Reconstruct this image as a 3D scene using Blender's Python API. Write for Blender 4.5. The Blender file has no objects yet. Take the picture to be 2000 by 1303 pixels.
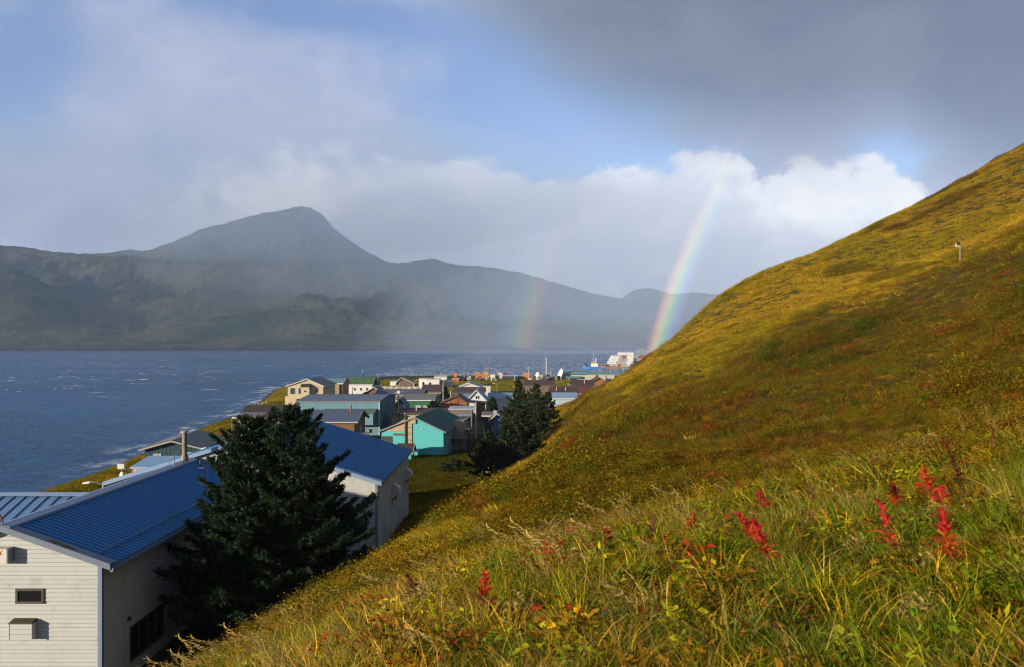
import bpy, math, random
import numpy as np
from mathutils import Vector, Matrix

random.seed(7)
RNG = np.random.default_rng(11)
R = math.radians
scene = bpy.context.scene
COL = scene.collection

# ------------------------------------------------------------------ camera, light, exposure
EYE, F, HY = 22.0, 1600.0, 674.0           # eye height above the sea (m), focal length and horizon of the 2000 px photograph
cam_d = bpy.data.cameras.new('camera')
cam_d.sensor_width = 36.0
cam_d.lens = F / 2000 * 36
cam_d.shift_y = 0.01125
cam_d.clip_start = 0.2
cam_d.clip_end = 60000
cam_d.dof.use_dof = True
cam_d.dof.focus_distance = 45.0
cam_d.dof.aperture_fstop = 4.5
cam = bpy.data.objects.new('camera', cam_d)
cam.location = (0, 0, EYE)
cam.rotation_euler = (R(90), 0, 0)
COL.objects.link(cam)
scene.camera = cam

SUN_EL, SUN_AZ = 10.0, 231.0               # the bow in the photograph fixes the sun: low, behind the left shoulder
sun_dir = Vector((math.cos(R(SUN_EL)) * math.sin(R(SUN_AZ)), math.cos(R(SUN_EL)) * math.cos(R(SUN_AZ)), math.sin(R(SUN_EL))))
sun_d = bpy.data.lights.new('sun', 'SUN')
sun_d.energy = 4.6
sun_d.angle = R(1.0)
sun_d.color = (1.0, 0.86, 0.66)
sun = bpy.data.objects.new('sun', sun_d)
sun.rotation_euler = sun_dir.to_track_quat('Z', 'Y').to_euler()
COL.objects.link(sun)

scene.view_settings.view_transform = 'Standard'
scene.view_settings.look = 'None'
scene.view_settings.exposure = EXPOSURE = 0.35
scene.view_settings.gamma = 1.0
scene.view_settings.use_curve_mapping = False
scene.render.engine = 'CYCLES'
cy = scene.cycles
cy.use_denoising = True
try:
    cy.denoiser = 'OPENIMAGEDENOISE'
    cy.denoising_input_passes = 'RGB_ALBEDO_NORMAL'
    cy.denoising_prefilter = 'ACCURATE'
except Exception:
    pass
cy.use_adaptive_sampling = False
cy.filter_width = 1.15
cy.max_bounces = 6
cy.diffuse_bounces = 2
cy.glossy_bounces = 2
cy.transmission_bounces = 2
cy.volume_bounces = 1
cy.transparent_max_bounces = 12
cy.caustics_reflective = False
cy.caustics_refractive = False
cy.sample_clamp_indirect = 4.0

# ------------------------------------------------------------------ node formulas
class Sk:
    """a shader socket (or a number) with arithmetic, so that node trees read like formulas"""
    def __init__(s, g, v): s.g, s.v = g, v
    def __add__(s, o): return s.g.m('ADD', s, o)
    __radd__ = __add__
    def __sub__(s, o): return s.g.m('SUBTRACT', s, o)
    def __rsub__(s, o): return s.g.m('SUBTRACT', o, s)
    def __mul__(s, o): return s.g.m('MULTIPLY', s, o)
    __rmul__ = __mul__
    def __truediv__(s, o): return s.g.m('DIVIDE', s, o)
    def __neg__(s): return s.g.m('MULTIPLY', s, -1.0)

class G:
    def __init__(s, nt): s.nt = nt
    def n(s, t, **kw):
        x = s.nt.nodes.new(t)
        for k, v in kw.items(): setattr(x, k, v)
        return x
    def put(s, sock, v):
        if isinstance(v, Sk): v = v.v
        if hasattr(v, 'is_output'): s.nt.links.new(v, sock)
        else: sock.default_value = v
    def m(s, op, *a, clamp=False):
        x = s.n('ShaderNodeMath', operation=op, use_clamp=clamp)
        for i, v in enumerate(a): s.put(x.inputs[i], v)
        return Sk(s, x.outputs[0])
    def exp(s, a): return s.m('EXPONENT', a)
    def clamp(s, a): return s.m('ADD', a, 0.0, clamp=True)
    def step(s, a, lo, hi):
        x = s.n('ShaderNodeMapRange', interpolation_type='SMOOTHSTEP')
        s.put(x.inputs['Value'], a); s.put(x.inputs['From Min'], lo); s.put(x.inputs['From Max'], hi)
        return Sk(s, x.outputs[0])
    def noise(s, vec, scale, detail=5.0, rough=0.55, dist=0.0):
        x = s.n('ShaderNodeTexNoise')
        if vec is not None: s.put(x.inputs['Vector'], vec)
        s.put(x.inputs['Scale'], scale); s.put(x.inputs['Detail'], detail); s.put(x.inputs['Roughness'], rough); s.put(x.inputs['Distortion'], dist)
        return Sk(s, x.outputs['Fac'])
    def xyz(s, x, y, z):
        c = s.n('ShaderNodeCombineXYZ')
        for i, v in enumerate((x, y, z)): s.put(c.inputs[i], v)
        return Sk(s, c.outputs[0])
    def sep(s, v):
        c = s.n('ShaderNodeSeparateXYZ'); s.put(c.inputs[0], v)
        return [Sk(s, o) for o in c.outputs]
    def mix(s, f, a, b, mode='MIX'):
        x = s.n('ShaderNodeMix', data_type='RGBA', blend_type=mode)
        s.put(x.inputs[0], f); s.put(x.inputs[6], rgba(a)); s.put(x.inputs[7], rgba(b))
        return Sk(s, x.outputs[2])
    def curve(s, v, pts):
        """a smooth function of v through (x, y) points"""
        x0, x1 = pts[0][0], pts[-1][0]
        ys = [p[1] for p in pts]; y0, y1 = min(ys), max(ys)
        x = s.n('ShaderNodeFloatCurve')
        c = x.mapping.curves[0]
        q = [((px - x0) / (x1 - x0), (py - y0) / (y1 - y0)) for px, py in pts]
        c.points[0].location = q[0]; c.points[1].location = q[-1]
        for a in q[1:-1]: c.points.new(*a)
        x.mapping.update()
        s.put(x.inputs['Value'], s.m('MULTIPLY', v - x0, 1.0 / (x1 - x0), clamp=True))
        return Sk(s, x.outputs[0]) * (y1 - y0) + y0

def rgba(c):
    if isinstance(c, (tuple, list)) and len(c) == 3: return (*c, 1.0)
    return c

def lin(r, g, b):
    f = lambda v: (v / 12.92 if v <= .04045 else ((v + .055) / 1.055) ** 2.4)
    return tuple(f(v / 255) for v in (r, g, b))

# ------------------------------------------------------------------ sky
def direction(px, py):
    u, v = (px - 1000) / F, (HY - py) / F
    return math.degrees(math.atan(u)), math.degrees(math.atan(v / math.sqrt(1 + u * u)))

world = bpy.data.worlds.new('World')
scene.world = world
world.use_nodes = True
def build_sky():
    nt = world.node_tree
    nt.nodes.clear()
    g = G(nt)
    BG = 0.1
    out = g.n('ShaderNodeOutputWorld')
    bg = g.n('ShaderNodeBackground'); bg.inputs['Strength'].default_value = BG
    nt.links.new(bg.outputs[0], out.inputs[0])
    sky = g.n('ShaderNodeTexSky', sky_type='NISHITA')
    sky.sun_disc = False
    sky.sun_elevation = R(SUN_EL); sky.sun_rotation = R(SUN_AZ)
    sky.air_density = 1.0; sky.dust_density = 1.0; sky.ozone_density = 1.2
    tc = g.n('ShaderNodeTexCoord')
    x, y, z = g.sep(tc.outputs['Generated'])
    az = g.m('ARCTAN2', x, y) * (180 / math.pi)
    el = g.m('ARCSINE', z) * (180 / math.pi)
    # cloud space: stretched sideways near the horizon, seamless all round because it is built on the direction itself
    hz = g.m('MAXIMUM', z, 0.0)
    q = g.xyz(x * 1.0, y * 1.0, z * 1.9)
    n1 = g.noise(q, 2.6, 7, .58)
    n2 = g.noise(g.xyz(x + 3.1, y + 1.7, z * 1.5 + .4), 7.5, 8, .60, .25)
    n3 = g.noise(g.xyz(x - 2.3, y + 5.2, z * 1.3 - .7), 27.0, 7, .64)
    n4 = g.noise(g.xyz(x + 9.3, y - 4.2, z * 2.2), 1.5, 4, .5)
    def blob(px, py, rx, ry, k):
        a, e = direction(px, py)
        return g.exp(-(g.m('POWER', (az - a) / (rx / 27.9), 2.0) + g.m('POWER', (el - e) / (ry / 27.9), 2.0))) * k
    K = 1.0 / BG
    C = lambda r, gg, b, k=1.0: tuple(v * K * k / SKYDIV for v in lin(r, gg, b))
    # 1 clear sky
    skyc = g.mix(1.0, sky.outputs[0], (SKYB[0], SKYB[1], SKYB[2]), 'MULTIPLY')
    # 2 thin grey-lavender veil with blue gaps
    v = (n1 - .5) * 1.3 + (n2 - .5) * 0.9 + (n3 - .5) * .4 + 1.10
    for b in [(1130, 190, 260, 80, -1.0), (960, 150, 160, 130, -.7), (1010, 320, 90, 60, -.6), (1250, 320, 150, 40, -1.0), (1740, 310, 60, 40, -1.2), (40, 150, 140, 160, -.75), (330, 330, 60, 80, -.65), (560, 15, 330, 45, -.8), (700, 60, 200, 60, -.4),
              (1180, 545, 60, 18, -.2), (250, 180, 110, 120, .5), (480, 180, 130, 130, .5), (200, 420, 200, 100, .35)]:
        v = v + blob(*b)
    veil = g.step(v, .15, 1.25)
    veilc = g.mix(g.step(n2 + (n1 - .5) * .6, .3, .72), C(146, 157, 184), C(168, 175, 198))
    c = g.mix(veil * .96, skyc, veilc)
    # 3 bank of cumulus low over the bay
    top = g.curve(az, [(-180, 7), (-60, 7), (-36, 6.0)] + [direction(*p) for p in [(250, 430), (340, 410), (380, 372), (450, 352), (530, 330), (640, 305), (760, 312), (850, 312), (950, 308), (1030, 338), (1085, 352), (1180, 338), (1300, 326), (1365, 303), (1415, 286), (1452, 300), (1478, 352), (1560, 330), (1640, 326), (1705, 306), (1750, 345), (1800, 395), (1900, 440), (2000, 440)]] + [(60, 8), (180, 7)])
    edge = top - el + (n2 - .5) * 4.0 + (n3 - .5) * 4.2
    soft = .55 + g.step(-az, 4.0, 24.0) * 1.6
    cum = g.step(edge, -soft, soft)
    depth = g.m('MAXIMUM', edge, 0.0)
    lum = g.exp(-depth * .30) * (.16 + g.step(az, 10.0, 17.0) * .42) + (n2 - .5) * 2.0 + (n3 - .5) * 2.6
    for b in [(1415, 320, 45, 40, .5), (1640, 390, 120, 65, .45), (1500, 430, 110, 60, .25), (570, 372, 120, 55, 1.0), (450, 392, 80, 45, .6), (1060, 510, 70, 22, .25), (1180, 565, 40, 14, .35), (880, 470, 150, 60, -.1), (1100, 440, 130, 60, -.05), (1330, 480, 120, 60, -.05)]:
        lum = lum + blob(*b)
    low = g.mix(g.step(el, 1.0, 8.0), C(160, 166, 180, 1.2), C(183, 187, 197, 1.18))
    cumc = g.mix(g.step(lum, .05, 1.2), low, C(246, 245, 245, .90))
    cover = cum * (.93 - g.step(-az, 18.0, 30.0) * .75)
    c = g.mix(cover, c, cumc)
    # 4 dark rain deck, upper right
    base = g.curve(az, [(-180, 16), (-60, 26), (-20, 27)] + [direction(*p) for p in [(820, -60), (930, 20), (1020, 95), (1110, 170), (1210, 222), (1320, 262), (1460, 288), (1600, 290), (1720, 268), (1800, 300), (1900, 345), (2000, 370)]] + [(60, 12), (180, 16)])
    de = el - base + (n2 - .5) * 5.0 + (n1 - .5) * 4.0 + (n3 - .5) * 1.0
    deck = g.step(de, -3.4, 4.6)
    deckc = g.mix(g.step(n2 * .6 + n1 * .6 - de * .012, .38, .80), C(86, 97, 117), C(114, 124, 142))
    c = g.mix(deck * .97, c, deckc)
    # 5 below the horizon: the grey of the bay
    c = g.mix(g.step(-el, .5, 6.0), c, C(95, 110, 135))
    g.put(bg.inputs['Color'], c)
SKYDIV = 2 ** EXPOSURE * .70
SKYB = (1.42, 1.46, 1.96)
build_sky()

# ------------------------------------------------------------------ mesh and object helpers
class MB:
    """collects boxes, bars, tubes and faces for ONE mesh object"""
    def __init__(s): s.v, s.f = [], []
    def poly(s, pts):
        k = len(s.v); s.v += [tuple(p) for p in pts]; s.f.append(tuple(range(k, k + len(pts)))); return s
    def box(s, x0, x1, y0, y1, z0, z1):
        k = len(s.v)
        s.v += [(x0, y0, z0), (x1, y0, z0), (x1, y1, z0), (x0, y1, z0), (x0, y0, z1), (x1, y0, z1), (x1, y1, z1), (x0, y1, z1)]
        s.f += [tuple(k + i for i in q) for q in ((3, 2, 1, 0), (4, 5, 6, 7), (0, 1, 5, 4), (1, 2, 6, 5), (2, 3, 7, 6), (3, 0, 4, 7))]
        return s
    def loft(s, a, b):
        """solid between two polygons with as many corners"""
        k, n = len(s.v), len(a)
        s.v += [tuple(p) for p in a] + [tuple(p) for p in b]
        s.f.append(tuple(k + i for i in reversed(range(n)))); s.f.append(tuple(k + n + i for i in range(n)))
        for i in range(n):
            j = (i + 1) % n
            s.f.append((k + i, k + j, k + n + j, k + n + i))
        return s
    def bar(s, p, q, w, h=None, up=(0, 0, 1)):
        p, q = Vector(p), Vector(q); d = (q - p).normalized(); up = Vector(up)
        if abs(d.dot(up)) > .98: up = Vector((0, 1, 0))
        a = d.cross(up).normalized() * w / 2; b = a.cross(d).normalized() * (h or w) / 2
        return s.loft([p - a - b, p + a - b, p + a + b, p - a + b], [q - a - b, q + a - b, q + a + b, q - a + b])
    def tube(s, pts, r, n=7):
        pts = [Vector(p) for p in pts]; rs = r if isinstance(r, (list, tuple)) else [r] * len(pts)
        k = len(s.v)
        for i, p in enumerate(pts):
            d = (pts[min(i + 1, len(pts) - 1)] - pts[max(i - 1, 0)]).normalized()
            u = Vector((0, 0, 1)) if abs(d.z) < .9 else Vector((1, 0, 0))
            a = d.cross(u).normalized(); b = a.cross(d)
            for j in range(n):
                t = 2 * math.pi * j / n
                s.v.append(tuple(p + (a * math.cos(t) + b * math.sin(t)) * rs[i]))
        for i in range(len(pts) - 1):
            for j in range(n):
                j2 = (j + 1) % n
                s.f.append((k + i * n + j, k + i * n + j2, k + (i + 1) * n + j2, k + (i + 1) * n + j))
        s.f.append(tuple(k + j for j in reversed(range(n)))); s.f.append(tuple(k + (len(pts) - 1) * n + j for j in range(n)))
        return s
    def build(s, name, m, parent=None, smooth=False, label=None, loc=None):
        me = bpy.data.meshes.new(name); me.from_pydata(s.v, [], s.f); me.update()
        if smooth: me.polygons.foreach_set('use_smooth', [True] * len(me.polygons))
        return link(name, me, m, parent, label, loc)

def link(name, me, m, parent=None, label=None, loc=None):
    if m is not None and not me.materials: me.materials.append(m)
    o = bpy.data.objects.new(name, me); COL.objects.link(o)
    if parent is not None: o.parent = parent
    if loc is not None: o.location = loc
    if label: o['label'] = label
    return o

def np_mesh(name, v, f):
    me = bpy.data.meshes.new(name)
    v = np.asarray(v, np.float32); f = np.asarray(f, np.int32)
    me.vertices.add(len(v)); me.vertices.foreach_set('co', v.ravel())
    n = f.shape[1]
    me.loops.add(f.size); me.loops.foreach_set('vertex_index', f.ravel())
    me.polygons.add(len(f)); me.polygons.foreach_set('loop_start', np.arange(0, f.size, n, dtype=np.int32))
    me.update(calc_edges=True)
    return me

def tag(o, label=None, cat=None, group=None, kind=None):
    if label: o['label'] = label
    if cat: o['category'] = cat
    if group: o['group'] = group
    if kind: o['kind'] = kind
    return o

def thing(name, label, cat, loc=(0, 0, 0), rz=0.0, group=None):
    o = bpy.data.objects.new(name, None); COL.objects.link(o)
    o.empty_display_size = .3; o.location = loc; o.rotation_euler = (0, 0, R(rz))
    return tag(o, label, cat, group)

def copy_tree(o, parent=None):
    c = o.copy(); COL.objects.link(c)
    if parent is not None: c.parent = parent
    for ch in list(o.children): copy_tree(ch, c)
    return c

# ------------------------------------------------------------------ materials
MATS = {}
def mat(name, col, rough=.7, var=.12, scale=2.0, metal=0.0, spec=.35, dirt=None, dirt_amt=.0, bump=.0, bscale=30.0):
    """painted or natural surface with uneven tone, dirt patches and fine relief"""
    if name in MATS: return MATS[name]
    m = bpy.data.materials.new(name); m.use_nodes = True
    g = G(m.node_tree); b = m.node_tree.nodes['Principled BSDF']
    tc = g.n('ShaderNodeTexCoord'); ob = tc.outputs['Object']
    n = g.noise(ob, scale, 5, .6)
    n2 = g.noise(ob, scale * 6.3, 4, .6)
    k = (n - .5) * (2.4 * var) + (n2 - .5) * (1.2 * var) + 1.0
    c = g.mix(1.0, col, g.xyz(k, k, k), 'MULTIPLY')
    if dirt is not None:
        d = g.step(g.noise(ob, scale * 1.7, 6, .65), .62 - dirt_amt * .3, .80 - dirt_amt * .2)
        c = g.mix(d * min(1, dirt_amt * 1.6), c, dirt)
    g.put(b.inputs['Base Color'], c)
    g.put(b.inputs['Roughness'], g.clamp((n2 - .5) * .25 + rough))
    b.inputs['Metallic'].default_value = metal
    b.inputs['Specular IOR Level'].default_value = spec
    if bump:
        bp = g.n('ShaderNodeBump'); bp.inputs['Strength'].default_value = bump; bp.inputs['Distance'].default_value = .02
        g.put(bp.inputs['Height'], g.noise(ob, bscale, 4, .6)); m.node_tree.links.new(bp.outputs[0], b.inputs['Normal'])
    MATS[name] = m
    return m

# ------------------------------------------------------------------ lie of the land
def W(px, py, D):
    return ((px - 1000) / F * D, D, EYE - (py - HY) / F * D)
# survey of the hillside: points on its outline, on the slope, on the shelf we stand on, and round about
HC = [W(*t) for t in [
    (360, 1370, 9), (520, 1228, 21), (610, 1170, 28), (740, 1097, 38), (800, 1060, 45), (900, 988, 62), (1000, 916, 86), (1100, 830, 112), (1180, 757, 130), (1250, 724, 140), (1283, 702, 146), (1305, 674, 152), (1390, 590, 166),
    (1500, 532, 166), (1600, 492, 166), (1700, 443, 170), (1850, 372, 168), (2000, 286, 166),
    (1000, 1062, 19), (700, 1158, 19), (850, 1098, 21), (1250, 1010, 17), (1450, 950, 17), (1750, 862, 19), (2000, 815, 22), (850, 1030, 36), (1000, 960, 45), (1150, 940, 30), (1150, 850, 72), (1250, 950, 25), (1300, 720, 112), (1300, 830, 58), (1500, 900, 29), (1500, 750, 76), (1500, 850, 43), (1500, 620, 120),
    (1750, 800, 36), (1700, 700, 64), (1700, 600, 92), (1900, 650, 63), (1873, 515, 92), (2000, 760, 34), (2000, 600, 62), (2000, 450, 104), (1400, 700, 98), (1400, 645, 132), (2000, 370, 138), (1700, 500, 138)]]
HC += [(0, 0, 20.27), (0, 3.2, 20.26), (0, 5.5, 20.14), (2.2, 7, 20.34), (6.25, 10, 20.62), (-1, 5.5, 19.86), (-2, 5.5, 19.5), (1.6, 2.6, 20.45), (4, 5, 20.68), (-2.6, 6, 18.95), (-5, 4, 17.8), (-4, 0, 18.6),
       (5, 0, 21.6), (10, 4, 22.8), (20, 10, 26), (0, -15, 19), (-12, -15, 12), (20, -15, 27), (45, 20, 36), (80, 50, 54), (120, 60, 72), (150, 120, 84), (140, 170, 80),
       (-12, 20, 10.5), (-14, 8, 11.5), (-20, 20, 6), (-11, 38, 8.2), (-13, 50, 6), (-10, 62, 6.0), (-7, 86, 5.2), (0, 112, 4.6), (2, 132, 5.2), (8.2, 150, 9.2), (14, 175, 10.0), (22, 200, 9.5), (31, 216, 10.0), (24.6, 171, 14.6), (27.5, 176, 15.4), (30, 174, 15.8), (33.5, 178, 17.4), (3, 200, 2), (12, 236, 3), (30, 252, 4), (60, 222, 22), (90, 225, 36), (120, 215, 56), (160, 240, 60),
       (60, 260, 5), (110, 290, 10), (170, 320, 20), (-30, 60, 3), (-30, 100, 2), (-20, 150, 0), (10, 200, 0), (200, 200, 88), (200, 80, 90)]
HC = np.array(HC)
def tps_fit(P, lam):
    n = len(P); d = np.hypot(P[:, None, 0] - P[None, :, 0], P[:, None, 1] - P[None, :, 1]) / 50
    K = np.where(d > 0, d * d * np.log(d + 1e-12), 0) + lam * np.eye(n)
    Q = np.c_[np.ones(n), P[:, :2] / 50]
    return np.linalg.solve(np.block([[K, Q], [Q.T, np.zeros((3, 3))]]), np.r_[P[:, 2], np.zeros(3)])
HW = tps_fit(HC, .002)
def hill(x, y):
    x = np.asarray(x, float); y = np.asarray(y, float)
    r = HW[-3] + HW[-2] * x / 50 + HW[-1] * y / 50
    for (a, b, _), w in zip(HC, HW):
        d2 = ((x - a) ** 2 + (y - b) ** 2) / 2500 + 1e-12
        r = r + w * .5 * d2 * np.log(d2)
    return r
SHORE = np.array([(-60, -300), (-62, 60), (-66, 121), (-70, 149), (-78, 200), (-82, 240), (-95, 310), (-108, 367), (-118, 420), (-118, 470), (-95, 520), (-40, 545), (0, 540), (40, 500), (90, 470), (140, 480), (260, 560), (400, 700)], float)
def inland(x, y):
    x = np.asarray(x, float); y = np.asarray(y, float)
    best = np.full(np.broadcast(x, y).shape, 1e9); ins = np.zeros(best.shape, bool)
    poly = np.vstack([SHORE, [(2000, 700), (2000, -300)]]); n = len(poly)
    for i in range(n):
        a, b = poly[i], poly[(i + 1) % n]; ab = b - a
        if i < len(SHORE) - 1:
            t = np.clip(((x - a[0]) * ab[0] + (y - a[1]) * ab[1]) / (ab @ ab), 0, 1)
            best = np.minimum(best, np.hypot(x - a[0] - t * ab[0], y - a[1] - t * ab[1]))
        c = (a[1] > y) != (b[1] > y)
        ins ^= c & (x < (b[0] - a[0]) * (y - a[1]) / ((b[1] - a[1]) + 1e-12) + a[0])
    return np.where(ins, best, -best)
def vnoise(x, y, seed=0):
    xi = np.floor(x).astype(np.int64); yi = np.floor(y).astype(np.int64)
    fx = x - xi; fy = y - yi; fx = fx * fx * (3 - 2 * fx); fy = fy * fy * (3 - 2 * fy)
    def h(a, b):
        k = (a * 374761393 + b * 668265263 + seed * 1442695041) & 0xffffffff
        k = ((k ^ (k >> 13)) * 1274126177) & 0xffffffff
        return ((k ^ (k >> 16)) & 0xffff) / 65535.0
    return (h(xi, yi) * (1 - fx) + h(xi + 1, yi) * fx) * (1 - fy) + (h(xi, yi + 1) * (1 - fx) + h(xi + 1, yi + 1) * fx) * fy
def fbm(x, y, seed=0, oct=4, gain=.5):
    r = 0; a = 1.0; t = 0
    for i in range(oct):
        r = r + a * vnoise(x, y, seed + i * 17); t += a; a *= gain; x = x * 2.03 + 11.3; y = y * 2.03 - 7.1
    return r / t
def plain(x, y):
    d = inland(x, y)
    top = np.interp(y, [-100, 60, 130, 300, 520], [6.2, 6.2, 4.6, 3.4, 2.6])
    return np.where(d < 0, np.maximum(d * .12, -6), top * np.tanh(np.maximum(d, 0) / 9.0) ** .8)
def ground(x, y, fine=True):
    a, b, k = hill(x, y), plain(x, y), 1.2
    h = np.clip(.5 + .5 * (a - b) / k, 0, 1)
    z = b * (1 - h) + a * h + k * h * (1 - h)
    if fine:
        far = np.clip(np.hypot(x, y) / 60, .25, 1)
        z = z + (h * .9 + .06) * far * ((fbm(np.asarray(x) / 7.0, np.asarray(y) / 7.0, 5, 4) - .5) * .9)
    return z
def gz(x, y): return float(ground(np.array([x]), np.array([y]))[0])

def tint_node_tree(g, pos):
    """patchwork of the autumn hillside in world space"""
    a = g.noise(pos, .045, 4, .6); b = g.noise(pos, .25, 5, .62); c = g.noise(pos, 1.7, 5, .65)
    col = g.mix(g.step(a + (b - .5) * .5, .35, .62), (.050, .038, .009), (.095, .068, .012))
    col = g.mix(g.step(b, .5, .68) * .8, col, (.036, .042, .009))
    col = g.mix(g.step(c, .55, .72) * .7, col, (.055, .030, .010))
    return col, c

def build_land():
    def axis(lo, hi, fine0, fine1, a, b):
        xs = [lo]
        while xs[-1] < hi:
            x = xs[-1]; d = max(0, fine0 - x, x - fine1)
            xs.append(x + a + b * d)
        return np.array(xs)
    xs = axis(-260, 430, -24, 60, .62, .035); ys = axis(-160, 700, -4, 180, .62, .035)
    X, Y = np.meshgrid(xs, ys)
    Z = ground(X.ravel(), Y.ravel()).reshape(X.shape)
    v = np.stack([X, Y, Z], -1).reshape(-1, 3)
    nx, ny = len(xs), len(ys)
    i = (np.arange(ny - 1)[:, None] * nx + np.arange(nx - 1)[None, :]).ravel()
    me = np_mesh('ground', v, np.stack([i, i + 1, i + nx + 1, i + nx], 1))
    me.polygons.foreach_set('use_smooth', [True] * len(me.polygons))
    m = bpy.data.materials.new('turf'); m.use_nodes = True
    g = G(m.node_tree); b = m.node_tree.nodes['Principled BSDF']
    geo = g.n('ShaderNodeNewGeometry'); pos = Sk(g, geo.outputs['Position'])
    x, y, z = g.sep(pos)
    col, c = tint_node_tree(g, pos)
    flat = g.mix(g.step(g.noise(pos, .12, 5, .6), .42, .6), (.045, .056, .012), (.082, .068, .014))
    col = g.mix(g.step(z + (c - .5) * 1.0, 6.6, 8.2), flat, col)
    shore = g.mix(g.step(g.noise(pos, 2.2, 4, .7), .4, .6), (.035, .034, .034), (.10, .095, .09))
    col = g.mix(g.step(z + (g.noise(pos, .5, 4, .6) - .5) * 1.3, 1.0, 1.7), shore, col)
    g.put(b.inputs['Base Color'], col); b.inputs['Roughness'].default_value = .95; b.inputs['Specular IOR Level'].default_value = .1
    bp = g.n('ShaderNodeBump'); bp.inputs['Strength'].default_value = .8; bp.inputs['Distance'].default_value = .25
    g.put(bp.inputs['Height'], g.noise(pos, 1.1, 8, .7)); m.node_tree.links.new(bp.outputs[0], b.inputs['Normal'])
    tag(link('ground', me, m), kind='structure')
build_land()

# ------------------------------------------------------------------ sea
def build_sea():
    m = bpy.data.materials.new('sea_water'); m.use_nodes = True
    g = G(m.node_tree); b = m.node_tree.nodes['Principled BSDF']
    geo = g.n('ShaderNodeNewGeometry'); pos = Sk(g, geo.outputs['Position'])
    x, y, z = g.sep(pos)
    gust = g.noise(g.xyz(x * .35, y, 0.0), .006, 5, .6, .6)
    streak = g.noise(g.xyz(x * .22, y, 3.0), .035, 5, .6, .4)
    col = g.mix(g.step(gust + (streak - .5) * .5, .35, .68), (.026, .100, .235), (.046, .155, .335))
    wave = g.noise(g.xyz(x * .45, y, 0.0), .9, 4, .6)
    col = g.mix(g.step(wave, .42, .66) * .6, col, (.06, .15, .29))  # light and dark of the ripples put into the colour, distant bump is lost
    # whitecaps: short torn crests, more of them out in the wind
    w1 = g.noise(g.xyz(x * .40, y * 1.0, 1.0), .11, 5, .62)
    w2 = g.noise(g.xyz(x * .5, y, 5.0), .012, 3, .5)
    far = g.step(y, 150.0, 520.0)
    cap = g.step(w1 + (w2 - .5) * .25 + far * .05 + (wave - .5) * .06, .675, .705)
    # foam along the near beach
    surf = g.step(g.noise(g.xyz(x, y * .5, 2.0), .22, 5, .65), .50, .62)
    pts = [(60, -62), (121, -66), (149, -70), (200, -78), (240, -82), (310, -95), (367, -108), (420, -118), (470, -118), (520, -95)]
    line = g.curve(y, pts)
    band = g.step(x - line, -13.0, -3.0) * g.step(y, 120.0, 190.0)
    foam = g.m('MAXIMUM', cap, surf * band)
    col = g.mix(foam, col, (.74, .77, .80))
    g.put(b.inputs['Base Color'], col)
    b.inputs['IOR'].default_value = 1.33
    g.put(b.inputs['Roughness'], g.mix(foam, (.28, .28, .28), (.9, .9, .9)))
    b.inputs['Specular IOR Level'].default_value = .08
    bp = g.n('ShaderNodeBump'); bp.inputs['Strength'].default_value = 1.0; bp.inputs['Distance'].default_value = 1.0
    h = g.noise(g.xyz(x * .5, y, 0.0), .35, 5, .62) * 1.6 + g.noise(g.xyz(x * .4, y, 4.0), .07, 3, .5) * 3.0 + wave * .35
    g.put(bp.inputs['Height'], h); m.node_tree.links.new(bp.outputs[0], b.inputs['Normal'])
    mb = MB(); S = 9000.0
    mb.poly([(-S, -320, 0), (S, -320, 0), (S, 9300, 0), (-S, 9300, 0)])
    tag(mb.build('sea', m), kind='structure')
build_sea()

# ------------------------------------------------------------------ mountains over the bay
SKYLINE = [(-1600, 560), (-1100, 470), (-700, 520), (-350, 455), (-150, 470), (0, 480), (70, 489), (120, 496), (180, 500), (245, 492), (290, 493), (318, 482), (345, 473), (365, 462), (390, 451), (440, 441), (465, 432), (490, 425), (520, 419), (550, 414), (575, 408), (598, 406), (612, 412), (632, 423), (650, 446), (675, 466), (700, 484), (730, 503), (760, 517), (800, 515), (830, 510), (850, 509), (872, 517), (900, 522), (960, 526), (1010, 535), (1050, 547), (1110, 563), (1160, 576), (1215, 588), (1300, 604), (1500, 610), (1900, 560), (2400, 600), (3200, 560)]
NEARHILL = [(-1600, 600), (-900, 560), (-300, 505), (-100, 512), (0, 523), (30, 531), (60, 542), (100, 560), (160, 592), (230, 622), (330, 655), (420, 690), (3200, 700)]
FARHILL = [(-1600, 700), (1100, 640), (1170, 612), (1215, 584), (1232, 573), (1250, 567), (1270, 565), (1290, 571), (1312, 577), (1350, 573), (1390, 579), (1480, 570), (1700, 600), (2200, 560), (3200, 600)]
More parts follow.
